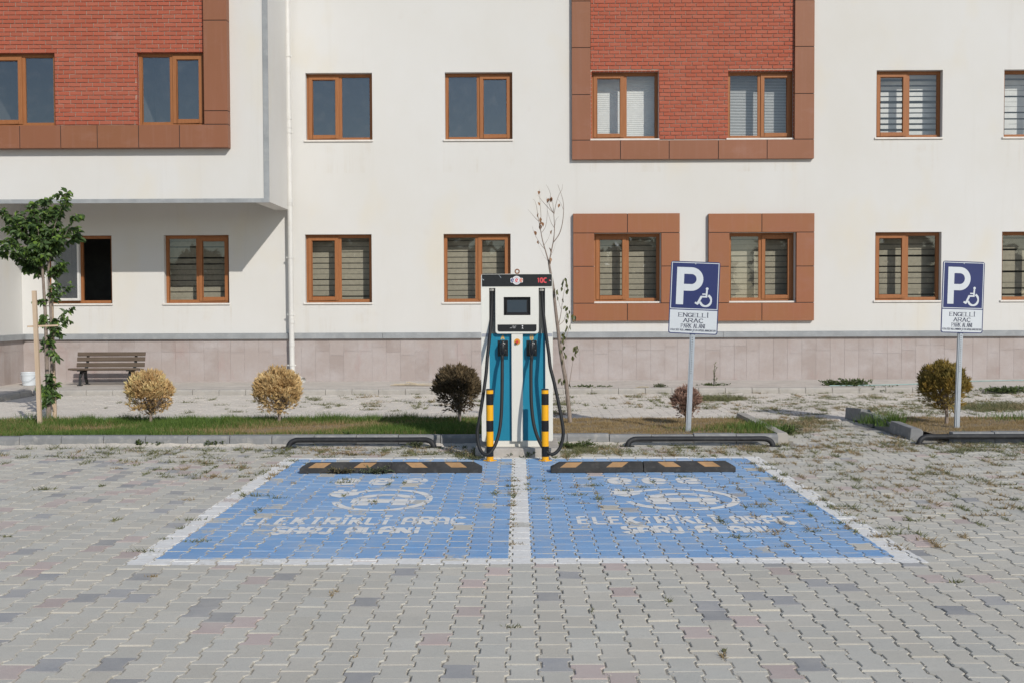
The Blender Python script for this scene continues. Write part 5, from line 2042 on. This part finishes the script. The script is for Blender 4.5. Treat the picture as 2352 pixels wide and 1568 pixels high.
def shrub(vxb, vyb, vxc, vyc, rx, rz, colors, n, label, dens=1.0, twiggy=False, seed=1, lowcut=0.35):
    r = np.random.default_rng(seed)
    rnd = random.Random(seed)
    g = gr(vxb, vyb, LZ - 0.01)
    t = thing('round_shrub', (g.x, g.y, g.z), label, 'shrub', 'round shrubs on the lawns')
    c = at(vxc, vyc, g.y)
    cx, cz = c.x - g.x, c.z - g.z
    RX, RZ = rx * g.y / FOC, rz * g.y / FOC
    # stem and boughs
    st = MB()
    fork = cz - RZ * 0.78
    st.tube([(0, 0, -0.02), (0.004, 0.0, fork * 0.5), (cx * 0.25, 0, fork)], [0.028, 0.021, 0.022], 8)
    tips = []
    for i in range(40 if not twiggy else 46):
        a, e = rnd.uniform(0, 2 * PI), rnd.uniform(-0.35, 1.35)
        k = rnd.uniform(0.55, 0.95)
        d = Vector((math.cos(a) * math.cos(e) * RX, math.sin(a) * math.cos(e) * RX, math.sin(e) * RZ)) * k
        end = Vector((cx, 0, cz)) + d
        p0 = Vector((cx * 0.25 * rnd.random(), 0, fork * rnd.uniform(0.7, 1.05)))
        mid = p0.lerp(end, 0.5) + Vector((rnd.gauss(0, 0.02), rnd.gauss(0, 0.02), -0.03))
        st.tube([p0, mid, end], [0.010, 0.006, 0.0025], 5, cap=False)
        tips.append((mid, end))
        for _ in range(5 if not twiggy else 6):
            q = mid.lerp(end, rnd.random())
            e2 = q + Vector((rnd.gauss(0, 0.05), rnd.gauss(0, 0.05), rnd.uniform(0.0, 0.09)))
            st.tube([q, e2], [0.003, 0.001], 4, cap=False)
    st.build('stem', M['bark'] if not twiggy else M['twig'], t, local=True, smooth=True)
    # sprays of scale foliage: small flat fans, pointing outwards and up
    d = unit(r.normal(size=(n * 2, 3)))
    rad = r.random(n * 2) ** 0.33
    low = d[:, 2] < -lowcut * 0.6
    keep = (~low | (r.random(n * 2) < 0.22)) & (rad > 0.42)
    # bumpy outline: pads of foliage
    pads = unit(r.normal(size=(70, 3)))
    near = np.max(d @ pads.T, axis=1)
    swell = 0.80 + 0.22 * np.clip((near - 0.86) / 0.13, 0, 1)
    pos = d * (rad * swell)[:, None]
    pos, d, near = pos[keep][:n], d[keep][:n], near[keep][:n]
    m = len(pos)
    pos = pos * np.array([RX, RX, RZ]) + np.array([cx, 0, cz])
    padid = np.argmax(d @ pads.T, axis=1)
    grow = unit(pads[padid] * 0.6 + r.normal(size=(70, 3))[padid] * 0.35 + d * 0.3 + np.array([0, 0, 0.95]) + r.normal(size=(m, 3)) * 0.20)
    side = unit(np.cross(grow, r.normal(size=(m, 3))))
    L = r.uniform(0.045, 0.095, m) * (0.75 if twiggy else 1.0)
    ptint = r.random(70)
    base = np.array(colors)
    tint = np.clip(ptint[padid] * 0.65 + r.random(m) * 0.35, 0, 0.999) * (len(base) - 1)
    i0 = tint.astype(int)
    f = (tint - i0)[:, None]
    col = base[i0] * (1 - f) + base[np.minimum(i0 + 1, len(base) - 1)] * f
    col = col * r.uniform(0.8, 1.2, (m, 1))
    tri, cols = [], []
    fan = 6
    for k in range(fan):
        u = (k / (fan - 1) - 0.5)
        org = pos + grow * (L * (0.10 + 0.5 * r.random(m)))[:, None] - grow * (L * 0.3)[:, None]
        dr = unit(grow + side * (u * 1.0) + r.normal(size=(m, 3)) * 0.18)
        wv_ = unit(np.cross(dr, r.normal(size=(m, 3)))) * (L * r.uniform(0.05, 0.095, m))[:, None]
        tip = org + dr * (L * r.uniform(0.55, 1.0, m))[:, None]
        mid = org + dr * (L * 0.45)[:, None]
        tri.append(np.stack([org, mid + wv_, tip], axis=1))
        tri.append(np.stack([org, tip, mid - wv_], axis=1))
        cols += [col, col]
    v = np.concatenate(tri)
    o = np_object('crown', v.reshape(-1, 3), np.arange(len(v) * 3).reshape(-1, 3), M['thuja'], t, np.concatenate(cols))
    return t


TAN = [(0.42, 0.28, 0.125), (0.62, 0.43, 0.20), (0.72, 0.53, 0.27), (0.64, 0.48, 0.22)]
TAN2 = [(0.40, 0.32, 0.16), (0.58, 0.37, 0.17), (0.70, 0.53, 0.26), (0.60, 0.54, 0.26)]
DARK = [(0.085, 0.066, 0.040), (0.13, 0.095, 0.052), (0.19, 0.135, 0.07)]
GOLD = [(0.17, 0.14, 0.04), (0.29, 0.21, 0.055), (0.46, 0.31, 0.075)]
DEAD = [(0.22, 0.135, 0.10), (0.34, 0.21, 0.16), (0.42, 0.27, 0.21)]
shrub(346, 972, 343.5, 904, 51, 50, TAN2, 2300, 'pale yellow half dried round shrub nearest the bench', seed=3)
shrub(641, 967, 639, 900, 53, 53, TAN, 2500, 'golden tan dried round shrub beside the rain pipe', seed=4)
shrub(1055, 967, 1050, 893, 52, 53, DARK, 2500, 'dark brown round shrub left of the charging station', seed=5)
shrub(1577, 972, 1576, 922, 31, 36, DEAD, 900, 'small dead twiggy shrub behind the leaning sign post', twiggy=True, seed=6)
shrub(2174, 970, 2166, 890, 56, 57, GOLD, 2500, 'golden green round shrub behind the right sign post', seed=8)

# ------------------------------------------------------------------ trees


def leaf_mesh(name, col, L=0.075, W=0.042):
    m = MB()
    m.c = col
    f = 0.012
    m.add([(0, 0, 0), (W * 0.42, L * 0.28, f), (W * 0.5, L * 0.52, f), (W * 0.24, L * 0.82, f * 0.4), (0, L, -0.010),
           (-W * 0.24, L * 0.82, f * 0.4), (-W * 0.5, L * 0.52, f), (-W * 0.42, L * 0.28, f), (0, L * 0.5, -0.002)],
          [(0, 1, 8), (1, 2, 8), (2, 3, 8), (3, 4, 8), (4, 5, 8), (5, 6, 8), (6, 7, 8), (7, 0, 8)])
    me = bpy.data.meshes.new(name)
    me.from_pydata(m.v, [], m.f)
    a = me.attributes.new('col', 'FLOAT_COLOR', 'FACE')
    a.data.foreach_set('color', np.array([col + (1.0,)] * 8, dtype=np.float32).ravel())
    me.materials.append(M['leaf'])
    return me


LEAFV = np.array([(0, 0, 0), (0.42, 0.28, 0.16), (0.5, 0.52, 0.16), (0.24, 0.82, 0.06), (0, 1, -0.13), (-0.24, 0.82, 0.06), (-0.5, 0.52, 0.16), (-0.42, 0.28, 0.16), (0, 0.5, -0.03)])
LEAFT = np.array([(0, 1, 8), (1, 2, 8), (2, 3, 8), (3, 4, 8), (4, 5, 8), (5, 6, 8), (6, 7, 8), (7, 0, 8)])


def leaf_frame(direction, rnd, droop=0.5):
    d = Vector(direction).normalized()
    y = (d + Vector((0, 0, -droop)) + Vector((rnd.gauss(0, 0.25), rnd.gauss(0, 0.25), rnd.gauss(0, 0.2)))).normalized()
    up = (Vector((0, -0.45, 0.8)) + Vector((rnd.gauss(0, 0.4), rnd.gauss(0, 0.4), 0))).normalized()
    x = y.cross(up).normalized()
    z = x.cross(y)
    return Matrix((x, y, z)).transposed()


# the leafy young tree on the left
rnd = random.Random(21)
tb = gr(111, 957, LZ - 0.02)
TY_ = tb.y


def tv(x, y, dy=0.0):
    q = at(x, y, TY_ + dy)
    return Vector((q.x - tb.x, q.y - tb.y, q.z - tb.z))


tree = thing('young_tree', tuple(tb), 'leafy young tree with green leaves tied between wooden stakes on the left', 'tree')
tk = MB()
trunkp = [tv(112, 957), tv(110, 900), tv(107, 820), tv(105, 740), tv(101, 670), tv(97, 610), tv(92, 560)]
trunkp2 = [tv(114, 952, 0.06), tv(118, 880, 0.05), tv(117, 800, 0.03), tv(117, 720, 0.02), tv(113, 650, 0.0), tv(112, 600, -0.03), tv(118, 560, -0.03)]
tk.tube(smooth_path(trunkp, 4), [0.034 - 0.018 * i / 24 for i in range(25)], 9)
tk.tube(smooth_path(trunkp2, 4), [0.026 - 0.013 * i / 24 for i in range(25)], 8)
LOBES = [((92, 560), (20, 505)), ((92, 560), (40, 485)), ((92, 565), (75, 478)), ((92, 560), (105, 470)), ((110, 590), (150, 470)), ((112, 590), (172, 500)), ((112, 600), (176, 545)), ((95, 590), (22, 560)), ((95, 600), (8, 585)),
         ((98, 620), (40, 600)), ((100, 640), (60, 620)), ((112, 590), (152, 452)), ((112, 600), (135, 560)), ((95, 580), (60, 540)), ((95, 580), (85, 520)), ((112, 590), (130, 510)), ((95, 590), (50, 570)), ((98, 600), (95, 570)), ((113, 640), (140, 610)),
         ((97, 600), (80, 600)), ((95, 580), (115, 500)), ((95, 585), (35, 535)), ((95, 570), (60, 500)), ((113, 600), (150, 530))]
twigs = []
for (a, b_) in LOBES:
    d0 = rnd.uniform(-0.1, 0.1)
    p0, p1 = tv(*a, d0 * 0.2), tv(*b_, rnd.uniform(-0.36, 0.36))
    mid = p0.lerp(p1, 0.5) + Vector((rnd.gauss(0, 0.03), rnd.gauss(0, 0.05), rnd.uniform(-0.02, 0.06)))
    pts = smooth_path([p0, mid, p1], 5)
    tk.tube(pts, [0.011 - 0.009 * i / (len(pts) - 1) for i in range(len(pts))], 6, cap=False)
    twigs.append((pts, 1.0))
    for _ in range(6):
        k = rnd.randint(3, len(pts) - 1)
        q0 = pts[k]
        q1 = q0 + Vector((rnd.gauss(0, 0.10), rnd.gauss(0, 0.14), rnd.uniform(-0.03, 0.15)))
        pp = [q0, q0.lerp(q1, 0.5) + Vector((0, 0, 0.015)), q1]
        tk.tube(pp, [0.004, 0.003, 0.0015], 5, cap=False)
        twigs.append((pp, 1.3))
# shoots low down on the stems
SHOOTS = [((112, 700), (165, 655)), ((112, 760), (168, 705)), ((114, 770), (160, 735)), ((112, 640), (150, 605)), ((108, 800), (130, 760)), ((110, 900), (90, 885)), ((112, 905), (130, 880)), ((112, 890), (118, 862)), ((110, 910), (102, 930)), ((112, 900), (135, 905)), ((110, 890), (95, 900)),
          ((108, 700), (85, 690)), ((106, 750), (128, 735)), ((106, 720), (95, 745)), ((117, 730), (140, 770)), ((112, 690), (135, 650)), ((108, 780), (100, 800)), ((117, 800), (132, 825)), ((112, 880), (120, 920)), ((112, 880), (100, 912)), ((106, 770), (118, 790))]
for a, b_ in SHOOTS:
    p0, p1 = tv(*a), tv(*b_, rnd.uniform(-0.15, 0.1))
    pts = smooth_path([p0, p0.lerp(p1, 0.5) + Vector((0, 0, 0.02)), p1], 4)
    tk.tube(pts, [0.005 - 0.0035 * i / (len(pts) - 1) for i in range(len(pts))], 5, cap=False)
    twigs.append((pts, 1.15))
tk.build('trunk', M['bark'], tree, local=True, smooth=True)
places = []
for pts, k in twigs:
    n = int((28 if len(pts) > 4 else 15) * k)
    for i in range(n):
        t = (0.18 + 0.82 * (i + rnd.random()) / n) * (len(pts) - 1)
        j = min(int(t), len(pts) - 2)
        q = pts[j].lerp(pts[j + 1], t - j)
        tan = (pts[j + 1] - pts[j]).normalized()
        side = Vector((rnd.gauss(0, 1), rnd.gauss(0, 1), rnd.gauss(0, 0.5))).normalized()
        places.append((q, leaf_frame(tan * 0.5 + side, rnd, 0.55), rnd.uniform(0.7, 1.3), rnd.random()))


def leaf_col(u, x=0.0):
    if u < 0.62:
        g = 0.8 + 0.5 * u
        return (0.082 * g, 0.138 * g, 0.048 * g)
    if u < 0.88:
        return (0.118, 0.19, 0.052)
    return (0.17, 0.27, 0.05)


# the leaves nearest to us are single pieces, the rest of the crown one mass
places.sort(key=lambda q: q[0].y)
shades = [leaf_mesh('leaf', leaf_col(u)) for u in (0.0, 0.2, 0.4, 0.6, 0.7, 0.9)]
vv, ff, cc = [], [], []
for i, (q, fr, sc_, u) in enumerate(places):
    if i >= 240:
        n = len(vv) * 9
        loc = LEAFV * np.array([0.046, 0.088, 0.08]) * sc_
        vv.append(loc @ np.array(fr).T + np.array(q))
        ff.append(LEAFT + n)
        cc.append(np.tile(leaf_col(u), (8, 1)))
crown = np_object('crown', np.concatenate(vv), np.concatenate(ff), M['leaf'], tree, np.concatenate(cc), kind='stuff')
for i, (q, fr, sc_, u) in enumerate(places[:240]):
    o = bpy.data.objects.new('leaf', shades[min(5, int(u * 6))])
    C.objects.link(o)
    o.parent = crown
    o.matrix_local = Matrix.Translation(q) @ (fr * (sc_ * 1.12)).to_4x4()

# stakes of the tree
def stake(pts, w, label, tie):
    base = Vector(pts[0])
    t = thing('tree_stake', tuple(base), label, 'stake', 'wooden stakes of the young tree')
    m = MB()
    a, b_ = Vector((0, 0, -0.05)), Vector(pts[1]) - base
    m.bar(a, b_, w, w * 0.9, (0, 1, 0))
    m.build('post', M['stake'], t, local=True, bevel=0.003)
    if tie:
        q = a.lerp(b_, tie)
        m = MB().bar(q + Vector((-0.10, -0.03, 0.0)), q + Vector((0.22, 0.20, 0.01)), 0.012, 0.022)
        m.build('cross_stick', M['stake'], t, local=True)


s1_ = gr(92, 974, LZ)
stake([tuple(s1_), tuple(at(78.5, 668, s1_.y + 0.02))], 0.052, 'pale square wooden stake standing left of the leafy young tree', 0.74)
s2_ = gr(126, 957, LZ)
s2_.y = TY_ + 0.12
s2_.x = at(126, 957, s2_.y).x
stake([tuple(s2_), tuple(at(117, 672, s2_.y))], 0.05, 'wooden stake half hidden behind the stem of the leafy young tree', None)

# the almost bare young tree behind the charging station
rnd = random.Random(5)
sb_ = gr(1307, 970, LZ - 0.02)


def sv(x, y, dy=0.0):
    q = at(x, y, sb_.y + dy)
    return Vector((q.x - sb_.x, q.y - sb_.y, q.z - sb_.z))


def t6(x, y):                                       # from a 1.568x crop at (2100, 720) of the photo
    return (2100 + x / 1.568) * VF, (720 + y / 1.568) * VF


bare = thing('bare_sapling', tuple(sb_), 'thin almost bare sapling with a few drooping leaves behind the charging station', 'tree')
bt = MB()
tp = [t6(283, 1515), t6(272, 1400), t6(258, 1270), t6(238, 1160), t6(222, 1060), t6(206, 930), t6(196, 850), t6(186, 760), t6(178, 680), t6(168, 620), t6(158, 570), t6(150, 520)]
tp3 = [sv(*q) for q in tp]
bt.tube(smooth_path(tp3, 3), [0.030 - 0.015 * i / 33 for i in range(34)], 8)
BR = [([(150, 520), (130, 450), (110, 380), (95, 300), (85, 250), (72, 165)], 0.011), ([(150, 520), (165, 450), (180, 370), (185, 300), (180, 210), (172, 120)], 0.011), ([(180, 390), (215, 340), (235, 270), (242, 190), (236, 120), (205, 30)], 0.008),
      ([(85, 260), (60, 235), (18, 185)], 0.004), ([(95, 300), (100, 230), (95, 150), (90, 60)], 0.005), ([(180, 210), (150, 180), (105, 130), (80, 95)], 0.005), ([(180, 210), (150, 150), (160, 90), (133, 30)], 0.005), ([(182, 215), (195, 150), (215, 90), (232, 60), (236, 25)], 0.005),
      ([(128, 440), (95, 400), (60, 340), (45, 290)], 0.004), ([(120, 410), (145, 370), (160, 330)], 0.003), ([(105, 330), (130, 290), (140, 200), (135, 110)], 0.004), ([(150, 515), (120, 480), (85, 410)], 0.002), ([(160, 480), (180, 440), (195, 390)], 0.002), ([(183, 300), (160, 260), (140, 190)], 0.004),
      ([(72, 165), (60, 130), (46, 120)], 0.003), ([(242, 190), (225, 150), (205, 120)], 0.003), ([(185, 300), (195, 250), (215, 230)], 0.003),
      ([(210, 915), (225, 840), (235, 760), (245, 700), (258, 650)], 0.006), ([(226, 810), (210, 760), (195, 700)], 0.003), ([(214, 910), (245, 880), (262, 820), (268, 800)], 0.004), ([(225, 1080), (255, 1000), (275, 930), (300, 860)], 0.006),
      ([(276, 1290), (290, 1200), (305, 1110), (325, 1040)], 0.005), ([(240, 1180), (250, 1260), (240, 1340)], 0.003), ([(262, 1400), (240, 1330), (232, 1250)], 0.003)]
ends = []
for pts_, r0 in BR:
    dy = rnd.uniform(-0.12, 0.12)
    p3 = [sv(*t6(*q), dy * i / (len(pts_) - 1)) for i, q in enumerate(pts_)]
    sp = smooth_path(p3, 3)
    bt.tube(sp, [r0 * (1 - 0.75 * i / (len(sp) - 1)) for i in range(len(sp))], 6, cap=False)
    ends.append(p3)
bt.build('trunk', M['bark'], bare, local=True, smooth=True)
gl = [leaf_mesh('leaf', c, 0.085, 0.045) for c in ((0.085, 0.105, 0.035), (0.12, 0.135, 0.05), (0.16, 0.165, 0.075))]
bl = [leaf_mesh('leaf', c, 0.07, 0.04) for c in ((0.32, 0.17, 0.09), (0.40, 0.24, 0.14))]


def hang(x, y, kind, k=1.0):
    o = bpy.data.objects.new('leaf', rnd.choice(gl if kind else bl))
    C.objects.link(o)
    o.parent = bare
    fr = leaf_frame(Vector((rnd.gauss(0, 0.5), rnd.gauss(0, 0.5), -0.7)), rnd, 1.0)
    o.matrix_local = Matrix.Translation(sv(*t6(x, y), rnd.uniform(-0.08, 0.08))) @ (fr * (rnd.uniform(0.75, 1.15) * k)).to_4x4()


for x, y in ((190, 680), (195, 690), (205, 685), (200, 730), (240, 620), (250, 615), (262, 625), (245, 640), (255, 650), (265, 680), (258, 690), (228, 670), (240, 740), (258, 790), (268, 795), (262, 830), (255, 870), (258, 840), (275, 815), (295, 845), (305, 840), (300, 860), (312, 850), (285, 905), (262, 910), (255, 930),
             (232, 960), (240, 955), (238, 990), (245, 1000), (225, 1060), (232, 1090), (228, 1120), (250, 1040), (240, 1075), (252, 1090), (320, 1040), (328, 1035), (322, 1060), (330, 1050), (315, 1080), (296, 1100), (228, 1240), (240, 1250), (248, 1245), (222, 1255), (280, 1275), (235, 1110), (244, 975)):
    hang(x, y, True)
for x, y in ((88, 70), (82, 140), (160, 105), (150, 115), (218, 150), (95, 235), (100, 255), (105, 265), (85, 210), (58, 320), (150, 425), (170, 315), (80, 380), (155, 485), (150, 505), (98, 280), (165, 110)):
    hang(x, y, False)

# ------------------------------------------------------------------ single weeds that stand out


def weed(vx_, vy_, z, n, R, H, cols, label, name='weed_plant', leafy=0.02, upright=0.4):
    g = gr(vx_, vy_, z)
    r = np.random.default_rng(int(vx_ * 7 + vy_))
    tri, col = [], []
    stems = MB()
    for i in range(n):
        a = r.uniform(0, 2 * PI)
        L = R * r.uniform(0.35, 1.0)
        h = H * r.uniform(0.2, 1.0) * (0.4 + 0.6 * upright)
        p0 = np.array([r.normal(0, R * 0.12), r.normal(0, R * 0.12), 0.0])
        p1 = p0 + np.array([math.cos(a) * L, math.sin(a) * L * 0.6, h])
        mid = (p0 + p1) / 2 + np.array([0, 0, h * 0.25])
        pts = smooth_path([p0, mid, p1], 4)
        stems.tube(pts, [0.003, 0.003, 0.0028, 0.0026, 0.0024, 0.0022, 0.002, 0.0016, 0.001], 4, cap=False)
        for q in pts[2:]:
            for _ in range(3):
                d = unit(r.normal(size=3) + np.array([math.cos(a), math.sin(a), 0.6]))
                s = unit(np.cross(d, r.normal(size=3)))
                Lf = leafy * r.uniform(0.5, 1.4)
                q0 = np.array(q)
                tri.append([q0, q0 + d * Lf * 0.5 + s * Lf * 0.22, q0 + d * Lf])
                tri.append([q0, q0 + d * Lf, q0 + d * Lf * 0.5 - s * Lf * 0.22])
                c = np.array(cols[int(r.integers(len(cols)))]) * r.uniform(0.8, 1.2)
                col += [c, c]
    t = thing(name, (g.x, g.y, z), label, 'weed', 'weeds that stand out')
    stems.c = tuple(float(x) for x in cols[0])
    stems.build('stem', M['weed'], t, local=True)
    v = np.array(tri)
    np_object('foliage', v.reshape(-1, 3), np.arange(len(v) * 3).reshape(-1, 3), M['weed'], t, np.array(col))


GREEN = [(0.075, 0.105, 0.032), (0.11, 0.14, 0.045), (0.055, 0.085, 0.028)]
GREY = [(0.12, 0.14, 0.075), (0.16, 0.175, 0.10)]
DRYW = [(0.16, 0.13, 0.07), (0.22, 0.175, 0.09), (0.12, 0.115, 0.055)]
weed(865, 1087, 0.0, 26, 0.20, 0.12, GREY, 'spreading green weed before the middle of the left wheel stop', leafy=0.022)
weed(782, 1087, 0.0, 26, 0.16, 0.09, DRYW, 'dry flattened weed before the left part of the left wheel stop', leafy=0.02)
weed(796, 1019, 0.0, 16, 0.07, 0.14, GREEN, 'leafy weed growing before the left pipe rail near its middle', leafy=0.04, upright=0.9)
weed(957, 1026, 0.0, 20, 0.12, 0.12, GREY, 'pale weed at the right end of the left pipe rail', leafy=0.03)
weed(1195, 1047, 0.0, 40, 0.30, 0.09, GREEN, 'sprawling weed before the concrete base of the charging station', leafy=0.022)
weed(1322, 1028, 0.0, 40, 0.26, 0.10, GREEN, 'low green weed spreading right of the charging station', leafy=0.03)
weed(1640, 893, 0.02, 60, 0.28, 0.16, GREEN, 'bushy green weeds on the sidewalk kerb right of the leaning sign', leafy=0.04)
weed(1641, 893, 0.02, 6, 0.08, 0.60, [(0.20, 0.22, 0.12), (0.26, 0.28, 0.16)], 'tall slender weed rising before the plinth right of the leaning sign', leafy=0.03, upright=1.0)
weed(1360, 896, 0.02, 60, 0.42, 0.16, GREEN, 'green weeds on the sidewalk kerb beside the yellow hose', leafy=0.04)
weed(1517, 897, 0.02, 30, 0.16, 0.16, GREY, 'small weed on the sidewalk kerb left of the leaning sign', leafy=0.03, upright=0.8)
weed(1945, 893, 0.02, 110, 0.50, 0.24, GREEN, 'large bushy green weeds on the sidewalk kerb between the two signs', leafy=0.05, upright=0.6)
weed(2020, 896, 0.02, 50, 0.5, 0.12, GREEN, 'low weeds on the sidewalk kerb left of the golden shrub', leafy=0.04)
weed(2310, 900, 0.02, 70, 0.55, 0.14, GREEN, 'weeds on the sidewalk kerb near the right edge', leafy=0.045)
weed(320, 1024, 0.0, 34, 0.10, 0.10, GREEN, 'round green tuft before the kerb below the pale yellow shrub', leafy=0.03, upright=0.7)
weed(366, 1023, 0.0, 30, 0.15, 0.09, GREEN, 'flat green tuft before the kerb right of the round tuft', leafy=0.03)
weed(495, 1023, 0.0, 36, 0.20, 0.09, GREEN, 'wide green tuft before the kerb left of the left pipe rail', leafy=0.03)
weed(1795, 997, 0.0, 50, 0.28, 0.14, GREEN, 'green grassy weeds at the corner of the long lawn kerb', leafy=0.04, upright=0.6)
weed(2215, 1010, 0.0, 30, 0.16, 0.14, GREY, 'grey green weed before the short pipe rail at the right', leafy=0.03, upright=0.6)

# ------------------------------------------------------------------ trees across the road, behind the viewer, that the panes mirror
rnd = random.Random(77)
belt_v, belt_f, belt_c = [], [], []
for i in range(26):
    bx = -75 + i * 6.2 + rnd.uniform(-1.5, 1.5)
    by = -62 + rnd.uniform(-6, 6)
    H = rnd.uniform(7.0, 9.5)
    k = 700
    d = unit(RNG.normal(size=(k, 3)))
    pos = d * (RNG.random(k) ** 0.4)[:, None] * np.array([3.6, 2.4, H * 0.49]) + np.array([bx, by, H * 0.52])
    a = unit(RNG.normal(size=(k, 3))) * 0.75
    b_ = unit(np.cross(a, RNG.normal(size=(k, 3)))) * 0.65
    n0 = len(belt_v) * 3 * k
    belt_v.append(np.stack([pos + a, pos + b_, pos - a * 0.8 - b_ * 0.5], axis=1).reshape(-1, 3))
    belt_c.append(np.tile(np.array([0.045, 0.07, 0.028]), (k, 1)) * RNG.uniform(0.6, 1.4, (k, 1)))
vv = np.concatenate(belt_v)
tbelt = np_object('tree_belt', vv, np.arange(len(vv)).reshape(-1, 3), M['leaf'], None, np.concatenate(belt_c), kind='stuff')
tbelt['label'] = 'distant belt of trees mirrored in the window panes'
